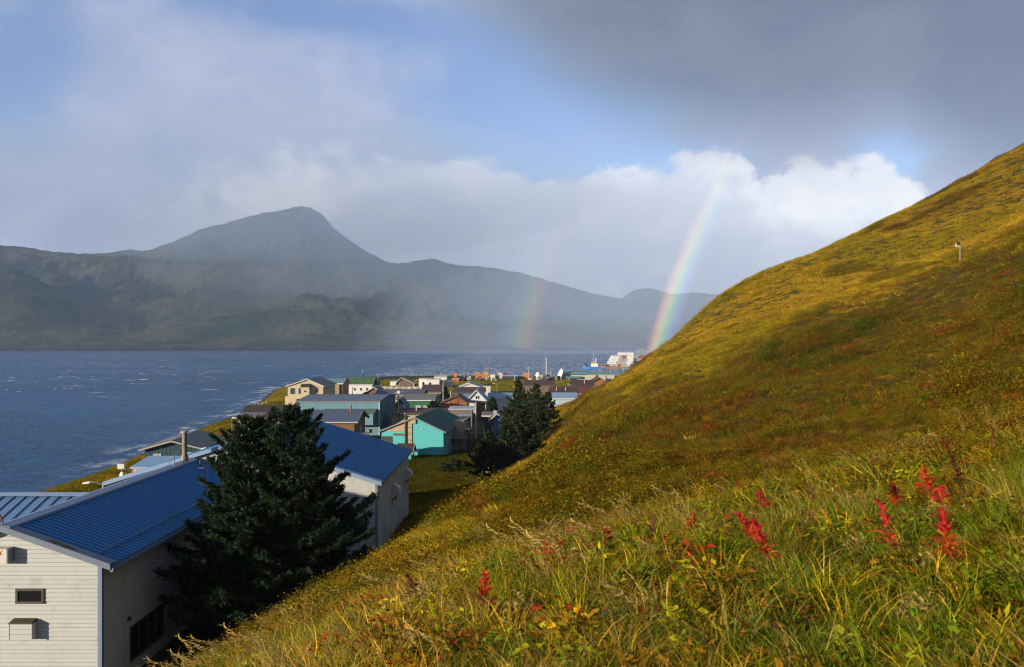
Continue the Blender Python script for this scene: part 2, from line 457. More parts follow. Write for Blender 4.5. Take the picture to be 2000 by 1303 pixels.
def build_mountains():
    u = np.linspace(-1.35, 1.15, 760)
    t = np.linspace(0, 1, 210)
    S0 = 2930.0
    D = (S0 - 25 + (8300 - S0) * t ** 1.15)
    U, DD = np.meshgrid(u, D)
    X = U * DD
    shore = S0 + (fbm(X / 500, X * 0 + 3, 3, 4) - .5) * 160 + np.interp(U, [-1.35, -.7, .1, .35, 1.15], [-200, 40, 0, 250, 600])
    sky = lambda L, w: np.interp(U * F + 1000, [p[0] for p in L], [p[1] for p in L]) + (fbm(U * w, U * 0, 9, 3) - .5) * 3.0 + (fbm(U * w * 4, U * 0 + 5, 19, 3) - .5) * 3.4
    Z = np.full(X.shape, -30.0)
    def ridge(L, Dr, w, foot, powr, seed, ero):
        nonlocal Z
        H = EYE + (HY - sky(L, w)) / F * Dr
        s = (DD - foot) / (Dr - foot)
        up = np.clip(s, 0, 1)
        prof = .22 * up + .78 * up ** powr
        wx, wy = X / 620 + (fbm(X / 900, DD / 900, seed + 40, 3) - .5) * 1.6, DD / 1250 + (fbm(X / 900, DD / 900, seed + 50, 3) - .5) * 1.0
        rg = 1 - np.abs(2 * fbm(wx, wy, seed, 6, .55) - 1)
        rg2 = 1 - np.abs(2 * fbm(wx * 3.1, wy * 2.2, seed + 7, 5, .6) - 1)
        e = (rg - .75) * ero + (rg2 - .72) * ero * .30
        mid = np.clip(up * 5, 0, 1) * np.clip((1 - up) * 3.2, 0, 1)
        z = H * np.where(s <= 1, prof * (1 + e * mid), np.maximum(1 - (s - 1) * 1.1, -.2))
        z = np.where(s < 0, s * 400, z + 14 * np.clip(s * 60, 0, 1) * (.4 + fbm(X / 120, DD / 120, 77, 3)))
        Z = np.maximum(Z, z)
    Dm = np.interp(U, [-1.35, -.62, -.45, -.25, -.1, 0, .15, 1.15], [5200, 5300, 5000, 4750, 5100, 5400, 5700, 6200])
    ridge(SKYLINE, Dm, 60, shore, 1.45, 1, 1.0)
    ridge(NEARHILL, np.full(U.shape, 3750.0), 60, shore, 1.0, 31, .30)
    ridge(FARHILL, np.full(U.shape, 7300.0), 60, shore + 900, 1.3, 61, .4)
    nx, ny = len(u), len(D)
    i = (np.arange(ny - 1)[:, None] * nx + np.arange(nx - 1)[None, :]).ravel()
    me = np_mesh('mountains', np.stack([X, DD, Z], -1).reshape(-1, 3), np.stack([i, i + 1, i + nx + 1, i + nx], 1))
    me.polygons.foreach_set('use_smooth', [True] * len(me.polygons))
    m = bpy.data.materials.new('mountain_tundra'); m.use_nodes = True
    g = G(m.node_tree); b = m.node_tree.nodes['Principled BSDF']
    geo = g.n('ShaderNodeNewGeometry'); pos = Sk(g, geo.outputs['Position'])
    nz = g.sep(geo.outputs['Normal'])[2]; x, y, z = g.sep(pos)
    n = g.noise(pos, .004, 7, .62); n2 = g.noise(pos, .02, 6, .65)
    col = g.mix(g.step(n + (n2 - .5) * .5, .36, .66), (.020, .042, .016), (.115, .100, .040))
    rock = g.step(nz + (n2 - .5) * .35, .88, .66)
    col = g.mix(rock * .8, col, (.055, .055, .06))
    col = g.mix(g.step(z + (n2 - .5) * 60, 28.0, 6.0), col, (.035, .037, .042))
    g.put(b.inputs['Base Color'], col); b.inputs['Roughness'].default_value = .95; b.inputs['Specular IOR Level'].default_value = .05
    bp = g.n('ShaderNodeBump'); bp.inputs['Strength'].default_value = .7; bp.inputs['Distance'].default_value = 25.0
    g.put(bp.inputs['Height'], n2); m.node_tree.links.new(bp.outputs[0], b.inputs['Normal'])
    tag(link('mountains', me, m), kind='structure')
build_mountains()

# ------------------------------------------------------------------ air
def build_haze():
    m = bpy.data.materials.new('moist_air'); m.use_nodes = True
    nt = m.node_tree; nt.nodes.clear()
    out = nt.nodes.new('ShaderNodeOutputMaterial'); v = nt.nodes.new('ShaderNodeVolumePrincipled')
    v.inputs['Color'].default_value = HAZE_COL; v.inputs['Density'].default_value = HAZE_DENS; v.inputs['Anisotropy'].default_value = -.2
    nt.links.new(v.outputs[0], out.inputs['Volume'])
    mb = MB(); mb.box(-9600, 9600, -420, 9600, -40, 1120)
    o = tag(mb.build('haze', m), 'pale rain haze over the bay and the mountains', 'haze', kind='stuff')
HAZE_COL = (.52, .70, 1.0, 1.0)
HAZE_DENS = .72e-4
build_haze()

def rain_air(name, density):
    m = bpy.data.materials.new(name); m.use_nodes = True
    nt = m.node_tree; nt.nodes.clear()
    out = nt.nodes.new('ShaderNodeOutputMaterial'); v = nt.nodes.new('ShaderNodeVolumePrincipled')
    v.inputs['Color'].default_value = (.66, .80, 1.0, 1.0); v.inputs['Density'].default_value = density; v.inputs['Anisotropy'].default_value = -.3
    nt.links.new(v.outputs[0], out.inputs['Volume'])
    return m
def build_rain():
    shaft, mist = rain_air('falling_rain', 2.6e-4), rain_air('hill_mist', 4.0e-4)
    for (m, cx, cy_, cz, rx, ry, rz, lab) in ((shaft, 560, 2250, 0, 1000, 620, 330, 'broad low shaft on the right'), (shaft, 250, 2350, 0, 620, 480, 300, 'narrow shaft near the faint bow'), (mist, -1250, 3900, 760, 1750, 800, 340, 'mist hanging about the main peak'), (mist, 150, 4100, 420, 1500, 700, 420, 'mist along the right hand ridge'), (mist, -1000, 4000, 560, 900, 500, 420, 'denser mist before the main peak')):
        v_, f = [], []; n, k = 40, 20
        for i in range(k + 1):
            a = math.pi * i / k - math.pi / 2
            for j in range(n): b = 2 * math.pi * j / n; v_.append((cx + rx * math.cos(a) * math.cos(b), cy_ + ry * math.cos(a) * math.sin(b), cz + rz * math.sin(a)))
        for i in range(k):
            for j in range(n): f.append((i * n + j, i * n + (j + 1) % n, (i + 1) * n + (j + 1) % n, (i + 1) * n + j))
        tag(link('rain_shower', np_mesh('rain_shower', v_, f), m), f'thin rain shower veiling the mountains, {lab}', 'rain', kind='stuff')
build_rain()

# ------------------------------------------------------------------ rainbows
def build_rainbow(name, label, red, violet, arc0, arc1, strength, dist):
    axis = -sun_dir                                  # the point opposite the sun
    s = axis.cross(Vector((0, 0, 1))).normalized(); upv = s.cross(axis).normalized()
    A, Bn = 120, 24
    v, f, uv = [], [], []
    lo, hi = min(red, violet) - .22, max(red, violet) + .22
    for i in range(A + 1):
        p = math.radians(arc0 + (arc1 - arc0) * i / A)
        for j in range(Bn + 1):
            th = math.radians(lo + (hi - lo) * j / Bn)
            d = axis * math.cos(th) + (-s * math.cos(p) + upv * math.sin(p)) * math.sin(th)
            v.append(tuple(Vector((0, 0, EYE)) + d * dist)); uv.append((j / Bn, i / A))
    for i in range(A):
        for j in range(Bn):
            k = i * (Bn + 1) + j; f.append((k, k + 1, k + Bn + 2, k + Bn + 1))
    me = bpy.data.meshes.new(name); me.from_pydata(v, [], f)
    L = me.uv_layers.new(name='bow')
    for l in me.loops: L.data[l.index].uv = uv[l.vertex_index]
    m = bpy.data.materials.new(name + '_light'); m.use_nodes = True
    nt = m.node_tree; nt.nodes.clear(); g = G(nt)
    out = g.n('ShaderNodeOutputMaterial'); add = g.n('ShaderNodeAddShader'); tr = g.n('ShaderNodeBsdfTransparent'); em = g.n('ShaderNodeEmission')
    tc = g.n('ShaderNodeTexCoord'); x, y, z = g.sep(tc.outputs['UV'])
    ramp = g.n('ShaderNodeValToRGB'); cr = ramp.color_ramp; cr.interpolation = 'B_SPLINE'
    stops = [(0, (0, 0, 0)), (.14, (.05, .02, .10)), (.28, (.06, .08, .24)), (.42, (.05, .24, .22)), (.55, (.20, .34, .08)), (.66, (.42, .33, .07)), (.78, (.46, .20, .06)), (.88, (.26, .08, .05)), (1, (0, 0, 0))]
    if red < violet: stops = [(1 - p, c) for p, c in reversed(stops)]
    while len(cr.elements) < len(stops): cr.elements.new(.5)
    for e, (p, c) in zip(cr.elements, stops): e.position = p; e.color = (*c, 1)
    g.put(ramp.inputs[0], x)
    fade = g.step(y, 1.0, .05)
    g.put(em.inputs['Color'], Sk(g, ramp.outputs[0])); g.put(em.inputs['Strength'], fade * strength)
    nt.links.new(tr.outputs[0], add.inputs[0]); nt.links.new(em.outputs[0], add.inputs[1]); nt.links.new(add.outputs[0], out.inputs['Surface'])
    o = link(name, me, m); tag(o, label, 'rainbow')
    o.visible_shadow = True
build_rainbow('rainbow', 'bright rainbow rising from the harbour beside the hillside into the white cloud', 42.45, 40.95, 9.8, 37.0, .66, 1500.0)
build_rainbow('rainbow', 'faint secondary rainbow left of the bright one, low in front of the mountains', 50.2, 53.0, 7.9, 23.0, .17, 1500.0)

# ------------------------------------------------------------------ breaking crests out in the wind
def build_whitecaps():
    r = np.random.default_rng(77); mb = MB(); n = 0
    while n < 420:
        d = math.exp(r.uniform(math.log(290), math.log(2750))); u = r.uniform(-.72, .30)
        x, y = u * d, d
        if inland(np.array([x]), np.array([y]))[0] > -25: continue
        if vnoise(np.array([x / 160 + 40]), np.array([y / 160]), 5)[0] + .25 * r.random() < .55 - .12 * (d > 900): continue
        n += 1
        L = (r.gamma(2.0, .7) * (.45 + d / 3600) + .35) * (1.0 if r.random() < .9 else 1.6); H = r.uniform(.12, .42) * (.5 + d / 2400); B = r.uniform(.5, 1.3)
        k = max(3, int(L / .8)); fr, tp, bk = [], [], []
        for i in range(k + 1):
            t = i / k * 2 - 1; e = math.sqrt(max(0, 1 - t * t)) * r.uniform(.45, 1.0); xx = x + t * L; yy = y + math.sin(t * 1.7 + d) * B * .5
            fr.append((xx, yy - B * e, .02)); tp.append((xx, yy, .03 + H * e)); bk.append((xx, yy + B * .8 * e + .05, .02))
        for i in range(k):
            mb.poly([fr[i], fr[i + 1], tp[i + 1], tp[i]]); mb.poly([tp[i], tp[i + 1], bk[i + 1], bk[i]])
    o = mb.build('whitecaps', mat('sea_foam', (.80, .83, .86), .9, .05, .5)); tag(o, 'white breaking wave crests scattered over the windy bay', 'waves', kind='stuff')
build_whitecaps()

# ------------------------------------------------------------------ paints
WHITE_SIDING = mat('white_siding', (.50, .515, .505), .75, .07, .6, dirt=(.33, .33, .29), dirt_amt=.35)
JOINT = mat('siding_joints', (.16, .155, .14), .9, .1, 1)
GREEN_STUCCO = mat('stained_stucco', (.54, .55, .50), .85, .08, .5, dirt=(.25, .27, .18), dirt_amt=.45)
BLUE_ROOF = mat('blue_roof_metal', (.004, .165, .43), .45, .12, .5, spec=.3, dirt=(.035, .13, .30), dirt_amt=.4)
BLUE_TRIM = mat('blue_grey_trim', (.17, .25, .36), .55, .06, .8)
RAKE_METAL = mat('weathered_flashing', (.16, .20, .27), .5, .12, 1.2, dirt=(.17, .085, .04), dirt_amt=.0)
RUST = mat('rust', (.20, .085, .035), .9, .3, 6)
RIDGE_METAL = mat('ridge_metal', (.24, .34, .50), .38, .05, .6, spec=.6)
DARK_GLASS = mat('dark_glass', (.012, .014, .016), .12, .2, .8, spec=.6)
BRONZE = mat('bronze_frame', (.075, .062, .045), .5, .1, 3)
DARK_METAL = mat('dark_metal', (.05, .05, .055), .5, .15, 4)
GALV = mat('galvanised_metal', (.36, .36, .36), .5, .12, 5, metal=.4)
STACK = mat('weathered_flue', (.25, .22, .17), .6, .25, 3, metal=.3, dirt=(.12, .09, .06), dirt_amt=.5)
OFFWHITE = mat('off_white_paint', (.62, .61, .57), .6, .06, 2, dirt=(.35, .33, .28), dirt_amt=.2)
MOSS = mat('mossy_lid', (.075, .068, .035), .95, .4, 9)
CONCRETE = mat('concrete', (.30, .29, .27), .9, .12, 1)
WOOD_GREY = mat('grey_wood', (.21, .18, .155), .9, .18, 3, dirt=(.11, .09, .075), dirt_amt=.4)
WOOD_BROWN = mat('brown_wood', (.16, .085, .045), .85, .2, 3)
TANPLY = mat('tan_plywood', (.44, .34, .22), .85, .08, 1.2, dirt=(.28, .20, .12), dirt_amt=.4)
def paint(name, c, var=.08, dirt=None, amt=.25, rough=.7): return mat(name, c, rough, var, 1.0, dirt=dirt or tuple(k * .6 for k in c), dirt_amt=amt)

def add_streaks(m, axis, col, amt, sc):
    """long run-off streaks across a surface: real stains in the paint"""
    nt = m.node_tree; g = G(nt); b = nt.nodes['Principled BSDF']; src = b.inputs['Base Color'].links[0].from_socket
    geo = g.n('ShaderNodeNewGeometry'); x, y, z = g.sep(geo.outputs['Position'])
    q = g.xyz(x * .18, y * 1.0, z * .18) if axis == 'x' else g.xyz(x * 1.0, y * 1.0, z * .09)
    s = g.step(g.noise(q, sc, 6, .65), .50, .74) * (g.noise(g.xyz(x, y, z), .35, 4, .6) * 1.6) * amt
    g.put(b.inputs['Base Color'], g.mix(g.clamp(s), Sk(g, src), col))
add_streaks(BLUE_ROOF, 'x', (.07, .16, .30), .55, 2.2)
add_streaks(WHITE_SIDING, 'z', (.30, .30, .26), .40, 1.6)
add_streaks(GREEN_STUCCO, 'z', (.16, .18, .11), .65, 1.1)
# ------------------------------------------------------------------ building pieces
def clip_row(outline, z0, z1):
    """the part of a convex wall outline (u, z) between two heights, as a polygon"""
    def cut(P, zc, keep_above):
        out = []
        for i, a in enumerate(P):
            b = P[(i + 1) % len(P)]
            ia = (a[1] >= zc) == keep_above or a[1] == zc; ib = (b[1] >= zc) == keep_above or b[1] == zc
            if ia: out.append(a)
            if ia != ib:
                t = (zc - a[1]) / (b[1] - a[1]); out.append((a[0] + (b[0] - a[0]) * t, zc))
        return out
    P = cut(outline, z0, True)
    return cut(P, z1, False) if P else P

def board_rows(outline, step, place, individual=None, m=None, parent=None, lap=.022, z_from=None, label=None):
    """lap siding: each board a thin wedge, proud at its lower edge. place(u, z, out) -> point."""
    zs = [p[1] for p in outline]; z = z_from if z_from is not None else min(zs); joined = MB()
    while z < max(zs) - .03:
        z1 = min(z + step, max(zs))
        P = clip_row(outline, z + (.020 if individual else .0), z1)
        if len(P) >= 3:
            mb = MB() if individual else joined
            lo = [p for p in P if abs(p[1] - z) < 1e-6]
            fr = [place(u, zz, .006 + lap * max(0, 1 - (zz - z) / step)) for u, zz in P]
            bk = [place(u, zz, .001) for u, zz in P]
            mb.loft(bk, fr)
            if individual: mb.build('siding_board', m, parent)
        z = z1
    if not individual: return joined

def window_part(parent, place, u, z, w, h, frame, glass, proud=.05, fw=.09, mull=0, name='window', rails=0, inset=.03):
    """frame (with mullions) as the part, the pane as its sub-part. u, z is the centre on the wall."""
    mb = MB()
    def slab(a, b, c, d, o0, o1):
        mb.loft([place(a, c, o0), place(b, c, o0), place(b, d, o0), place(a, d, o0)], [place(a, c, o1), place(b, c, o1), place(b, d, o1), place(a, d, o1)])
    a, b, c, d = u - w / 2, u + w / 2, z - h / 2, z + h / 2
    slab(a, b, c, c + fw, .002, proud + .02); slab(a, b, d - fw, d, .002, proud); slab(a, a + fw, c + fw, d - fw, .002, proud); slab(b - fw, b, c + fw, d - fw, .002, proud)
    for i in range(mull):
        q = a + (i + 1) * w / (mull + 1); slab(q - fw * .3, q + fw * .3, c + fw, d - fw, .012, proud * .9)
    o = mb.build(name, frame, parent)
    p = MB(); p.loft([place(a + fw, c + fw, .004), place(b - fw, c + fw, .004), place(b - fw, d - fw, .004), place(a + fw, d - fw, .004)],
                     [place(a + fw, c + fw, .010), place(b - fw, c + fw, .010), place(b - fw, d - fw, .010), place(a + fw, d - fw, .010)])
    p.build('pane', glass, o)
    return o

# ------------------------------------------------------------------ the long white building with the blue roof
def build_hall():
    H = 9.77
    T = thing('white_building', 'long white clapboard building with ribbed blue metal roofs, down the slope at the left', 'building', (0, 0, 0))
    def wall(name, pts, m): return MB().poly(pts).build(name, m, T)
    base = 5.0
    # near block: gable faces us, ridge runs away
    xr, xl, rx = -18.25, -26.75, -22.5; y0, y1 = 36.4, 57.9
    sl = .351; zr = 13.86; ez = zr - (xr - rx) * -0 - sl * (xr - rx)
    wallm = MB(); P = [(xl, base), (xr, base), (xr, ez), (rx, zr), (xl, ez)]
    wallm.loft([(u, y0, z) for u, z in P], [(u, y1 + .2, z) for u, z in P])
    w1 = wallm.build('wall', JOINT, T, label='cream white clapboard walls of the near block')
    board_rows(P, .193, lambda u, z, o: (u, y0 - o, z), True, WHITE_SIDING, w1)
    SP = [(y0, base), (y1, base), (y1, ez), (y0, ez)]
    board_rows(SP, .193, lambda u, z, o: (xr + o, u, z), True, WHITE_SIDING, w1)
    tr = MB(); tr.box(xr - .02, xr + .055, y0 - .06, y0 + .13, base, ez + .02); tr.box(xr - .13, xr - .02, y0 - .06, y0 - .0, base, ez + .05)
    tr.build('corner_trim', BLUE_TRIM, T)
    # far block: wider and taller, its gable behind the near block
    Xr, Xl, RX = -9.55, -28.45, -19.0; Y0, Y1 = 57.95, 75.6; SL = .31; ZR = 15.20; EZ = ZR - SL * (Xr - RX)
    P2 = [(Xl, base), (Xr, base), (Xr, EZ), (RX, ZR), (Xl, EZ)]
    wm = MB(); wm.loft([(u, Y0, z) for u, z in P2], [(u, Y1, z) for u, z in P2])
    w2 = wm.build('wall', GREEN_STUCCO, T, label='stained pale stucco side wall of the far block')
    board_rows(P2, .205, lambda u, z, o: (u, Y0 - o, z), True, WHITE_SIDING, w2)
    tr = MB(); tr.box(Xr - .02, Xr + .05, Y0 - .05, Y0 + .12, base, EZ + .02); tr.box(Xr - .13, Xr - .02, Y0 - .05, Y0, base, EZ + .05); tr.build('corner_trim', BLUE_TRIM, T)
    # roofs, panel by panel
    def panel_mesh(width, length, name):
        """flat pan with a tapered standing rib; runs along +x, width along +y"""
        rib = width / 3; prof = [(0, 0)]
        for k in range(3): prof += [(rib * (k + .48), 0), (rib * (k + .60), .05), (rib * (k + .86), .05), (rib * (k + 1), 0)]
        v = [(0, y, z) for y, z in prof] + [(length, y, z) for y, z in prof]; n = len(prof)
        v += [(0, y, z - .05) for y, z in (prof[0], prof[-1])] + [(length, y, z - .05) for y, z in (prof[0], prof[-1])]
        f = [(i, i + 1, n + i + 1, n + i) for i in range(n - 1)] + [tuple([2 * n + 1, 2 * n] + list(range(n))), tuple([2 * n + 2, 2 * n + 3] + list(reversed(range(n, 2 * n))))]
        me = bpy.data.meshes.new(name); me.from_pydata(v, [], f); me.materials.append(BLUE_ROOF); return me
    def lay(parent, me, n, width, origin, step, right, slope, mat_=None):
        for i in range(n):
            o = bpy.data.objects.new('roof_panel', me); COL.objects.link(o); o.parent = parent
            o.matrix_local = Matrix.Translation(Vector(origin) + Vector(step) * i) @ right.to_4x4() @ Matrix.Rotation(math.atan(slope), 4, 'Y')
    def slope_roof(ridge_x, ridge_z, y_a, y_b, half, slope, panel_w, sides):
        deck = MB()
        for s in (1, -1):
            a, b = (ridge_x, ridge_z), (ridge_x + s * half, ridge_z - slope * half)
            deck.loft([(a[0], y_a, a[1]), (b[0], y_a, b[1]), (b[0], y_a, b[1] - .16), (a[0], y_a, a[1] - .16)], [(a[0], y_b, a[1]), (b[0], y_b, b[1]), (b[0], y_b, b[1] - .16), (a[0], y_b, a[1] - .16)])
        rf = deck.build('roof', BLUE_TRIM, T)
        n = round((y_b - y_a) / panel_w); w = (y_b - y_a) / n; L = half * math.sqrt(1 + slope * slope)
        me = panel_mesh(w, L, 'roof_panel')
        I = Matrix.Identity(3); flip = Matrix(((-1, 0, 0), (0, -1, 0), (0, 0, 1)))
        for s in sides:
            if s == 1: lay(rf, me, n, w, (ridge_x, y_a, ridge_z + .004), (0, w, 0), I, slope)
            else: lay(rf, me, n, w, (ridge_x, y_a + w, ridge_z + .004), (0, w, 0), flip, slope)
        return rf
    half1 = -17.66 - rx
    r1 = slope_roof(rx, 13.98, 36.0, 57.9, half1, sl, 1.08, (1, -1)); r1['label'] = 'ribbed blue metal roof of the near block'
    half2 = -9.2 - RX
    r2 = slope_roof(RX, 15.30, 57.65, 75.9, half2, SL, 1.08, (1, -1)); r2['label'] = 'blue metal roof of the far block'
    # ridge caps
    for (x, z, a, b, s) in ((rx, 13.98, 36.0, 57.6, sl), (RX, 15.30, 57.65, 75.9, SL)):
        c = MB()
        for k in (1, -1):
            e = .42; c.loft([(x, a, z + .13), (x + k * e, a, z + .13 - s * e * .75), (x + k * e, a, z + .06 - s * e), (x, a, z + .05)], [(x, b, z + .13), (x + k * e, b, z + .13 - s * e * .75), (x + k * e, b, z + .06 - s * e), (x, b, z + .05)])
        c.build('ridge_cap', RIDGE_METAL, T)
    # rake flashing at the gables and the gutter
    def rake(x, z, y, half, s, m, lab=None):
        b = MB()
        for k in (1, -1):
            x1, z1 = x + k * half, z - s * half
            b.loft([(x, y - .05, z + .10), (x1, y - .05, z1 + .10), (x1, y - .05, z1 - .17), (x, y - .05, z - .17)], [(x, y + .02, z + .10), (x1, y + .02, z1 + .10), (x1, y + .02, z1 - .17), (x, y + .02, z - .17)])
            b.loft([(x, y - .05, z + .104), (x1, y - .05, z1 + .104), (x1, y + .50, z1 + .104), (x, y + .50, z + .104)], [(x, y - .05, z + .116), (x1, y - .05, z1 + .116), (x1, y + .50, z1 + .116), (x, y + .50, z + .116)])
        return b.build('rake_flashing', m, T, label=lab)
    rk = rake(rx, 13.98, 36.0, half1 + .02, sl, RAKE_METAL)
    for (xa, xb, ya, yb) in ((-20.45, -19.85, 36.05, 36.40), (-19.95, -19.35, 36.02, 36.32), (-19.55, -19.15, 36.10, 36.26)):
        pts = []
        for k in range(12):
            t = 2 * math.pi * k / 12; q = 1 + .35 * math.sin(k * 2.4 + xa)
            x = (xa + xb) / 2 + (xb - xa) / 2 * math.cos(t) * q; y = (ya + yb) / 2 + (yb - ya) / 2 * math.sin(t) * q
            pts.append((x, y, 13.98 - sl * (x - rx) + .119))
        MB().poly(pts).build('rust_patch', RUST, rk)
    rake(RX, 15.30, 57.65, half2 + .02, SL, RIDGE_METAL)
    g = MB(); g.loft([(-17.66, 36, 12.17), (-17.52, 36, 12.19), (-17.54, 36, 12.03), (-17.66, 36, 12.01)], [(-17.66, 57.6, 12.17), (-17.52, 57.6, 12.19), (-17.54, 57.6, 12.03), (-17.66, 57.6, 12.01)])
    g.build('gutter', BLUE_TRIM, T)
    # snow bar on brackets above the eave
    sb = MB(); xb = -18.45; zb = 13.98 - sl * (xb - rx)
    sb.tube([(xb, 36.5, zb + .17), (xb, 57.3, zb + .17)], .03, 6)
    for i in range(17): sb.box(xb - .02, xb + .02, 36.9 + i * 1.27, 36.94 + i * 1.27, zb + .0, zb + .17)
    sb.build('snow_bar', BLUE_TRIM, T)
    # wing to the left
    wy, wz, wh = 43.9, 13.98, 4.85
    wg = MB()
    for s in (1, -1):
        wg.loft([(-22.9, wy, wz), (-46, wy, wz), (-46, wy, wz - .16), (-22.9, wy, wz - .16)], [(-22.9, wy + s * wh, wz - sl * wh), (-46, wy + s * wh, wz - sl * wh), (-46, wy + s * wh, wz - sl * wh - .16), (-22.9, wy + s * wh, wz - sl * wh - .16)])
    wr = wg.build('roof', RIDGE_METAL, T, label='blue standing seam roof of the side wing, sunlit tone painted in')
    SUNLIT_BLUE = mat('sunlit_blue_roof_metal', (.13, .24, .42), .40, .05, .4, spec=.5)  # lighter copy of the blue roof: sunlight on this slope put into the colour
    wpan = bpy.data.meshes.new('roof_panel'); L = wh * math.sqrt(1 + sl * sl); pw = .6
    prof = [(0, 0), (pw - .09, 0), (pw - .08, .06), (pw - .02, .06), (pw - .01, 0)]
    v = [(0, y, z) for y, z in prof] + [(L, y, z) for y, z in prof]
    wpan.from_pydata(v, [], [(i, i + 1, 5 + i + 1, 5 + i) for i in range(4)]); wpan.materials.append(SUNLIT_BLUE)
    rot = Matrix.Rotation(R(-90), 3, 'Z')
    for i in range(38):
        x = -22.9 - pw - i * pw
        o = bpy.data.objects.new('roof_panel', wpan); COL.objects.link(o); o.parent = wr
        o.matrix_local = Matrix.Translation((x, wy, wz + .004)) @ rot.to_4x4() @ Matrix.Rotation(math.atan(sl), 4, 'Y')
    MB().loft([(-22.6, wy - .35, wz - .02), (-22.6, wy, wz + .13), (-22.6, wy + .35, wz - .02)], [(-46, wy - .35, wz - .02), (-46, wy, wz + .13), (-46, wy + .35, wz - .02)]).build('ridge_cap', RIDGE_METAL, T)
    MB().box(-45.5, -26.8, wy - 4.3, wy + 4.3, base, 12.2).build('wall', WHITE_SIDING, T)
    # front: small window, box vent, extractor, side windows, hooded vents
    fp = lambda u, z, o: (u, y0 - .03 - o, z)
    window_part(T, fp, -21.4, 10.86, 1.25, .66, BRONZE, DARK_GLASS, .05, .10, 0)
    vb = MB(); vb.box(-22.1, -21.1, y0 - .42, y0 - .031, 9.05, 9.74); bx = vb.build('box_vent', WHITE_SIDING, T)
    MB().loft([(-22.13, y0 - .45, 9.74), (-21.07, y0 - .45, 9.74), (-21.07, y0 - .031, 9.74), (-22.13, y0 - .031, 9.74)], [(-22.10, y0 - .42, 9.80), (-21.10, y0 - .42, 9.80), (-21.10, y0 - .031, 9.88), (-22.10, y0 - .031, 9.88)]).build('lid', MOSS, bx)
    for k in (1, 2): MB().box(-22.104, -21.096, y0 - .426, y0 - .4, 9.05 + .23 * k, 9.05 + .23 * k + .012).build('seam', WOOD_GREY, bx)
    for k in (0, 1): MB().box(-22.12 + k * 1.0, -22.09 + k * 1.0, y0 - .44, y0 - .4, 9.0, 9.74).build('corner_strip', OFFWHITE, bx)
    ex = MB(); ex.box(-22.95, -22.15, y0 - .5, y0 - .031, 12.42, 13.06); e = ex.build('extractor_hood', OFFWHITE, T)
    for (a, b, c, d) in ((-22.55, -22.36, 12.76, 12.94), (-22.74, -22.60, 12.80, 12.90), (-22.40, -22.31, 12.93, 13.0)):
        MB().poly([(a, y0 - .504, c), (b, y0 - .504, c + .04), (b - .03, y0 - .504, d), ((a + b) / 2, y0 - .504, d + .03), (a + .02, y0 - .504, d - .05)]).build('rust_stain', mat('orange_rust', (.42, .13, .03), .9, .4, 8), e)
    MB().box(-22.145, -22.10, y0 - .48, y0 - .031, 12.45, 13.03).build('louvre', BLUE_TRIM, e)
    sp = lambda u, z, o: (xr + .03 + o, u, z)
    window_part(T, sp, 40.9, 7.72, 3.7, 1.66, DARK_METAL, DARK_GLASS, .05, .09, 3)
    window_part(T, sp, 48.6, 7.95, 3.2, 1.9, DARK_METAL, DARK_GLASS, .05, .09, 2)
    MB().box(xr + .03, xr + .16, 38.8, 38.93, 8.93, 9.1).build('wall_lamp', DARK_METAL, T)
    for y, z in ((65.6, 10.9), (73.4, 10.95)):
        h = MB(); n = 7; top = [(Xr + .01 + .62 * math.sin(k / n * math.pi / 2), z - .62 + .62 * math.cos(k / n * math.pi / 2)) for k in range(n + 1)]
        for k in range(n):
            (a, b), (c, d) = top[k], top[k + 1]
            h.loft([(a, y - .42, b), (c, y - .42, d), (c, y - .42, d - .03), (a, y - .42, b - .03)], [(a, y + .42, b), (c, y + .42, d), (c, y + .42, d - .03), (a, y + .42, b - .03)])
        h.loft([(x, y - .42, zz) for x, zz in top] + [(Xr + .01, y - .42, z - 1.2)], [(x, y - .39, zz) for x, zz in top] + [(Xr + .01, y - .39, z - 1.2)])
        hd = h.build('vent_hood', OFFWHITE, T)
        MB().box(Xr + .011, Xr + .3, y - .38, y + .38, z - 1.22, z - .62).build('fan_grille', mat('dirty_grille', (.16, .15, .09), .8, .3, 8), hd)
        MB().poly([(Xr + .004, y - .25, z - 1.22), (Xr + .004, y + .15, z - 1.22), (Xr + .004, y + .05, z - 1.9), (Xr + .004, y - .1, z - 1.75)]).build('streak', mat('damp_streak', (.13, .13, .11), .9, .3, 6), hd)
    # flue, bent vent pipe, small vent
    c = MB(); c.tube([(-22.5, 56.3, 13.9), (-22.5, 56.3, 14.45)], [.27, .24], 12); c.tube([(-22.5, 56.3, 14.45), (-22.5, 56.3, 16.0)], .165, 12)
    for z in (14.9, 15.5): c.tube([(-22.5, 56.3, z), (-22.5, 56.3, z + .05)], .18, 12)
    ch = c.build('chimney', STACK, T)
    MB().tube([(-22.5, 56.3, 16.0), (-22.5, 56.3, 16.04), (-22.5, 56.3, 16.14)], [.29, .29, .2], 12).build('rain_cap', GALV, ch)
    MB().tube([(-22.3, 54.0, 14.0), (-22.3, 54.0, 14.55), (-22.36, 54.0, 14.62), (-22.47, 54.0, 14.62), (-22.52, 54.0, 14.52)], .05, 7).build('vent_pipe', GALV, T)
    vp = MB().tube([(-21.3, 56.0, 13.55), (-21.3, 56.0, 14.15)], .07, 8).build('vent_pipe', DARK_METAL, T)
    MB().tube([(-21.3, 56.0, 13.57), (-21.3, 56.0, 13.66)], [.26, .12], 10).build('flashing', OFFWHITE, vp)
    MB().bar((-22.45, 36.2, 14.0), (-22.9, 36.3, 15.0), .05).build('stay_rod', RUST, T)
    MB().bar((-22.5, 56.3, 15.3), (-21.0, 57.4, 14.6), .025).build('guy_wire', GALV, ch)
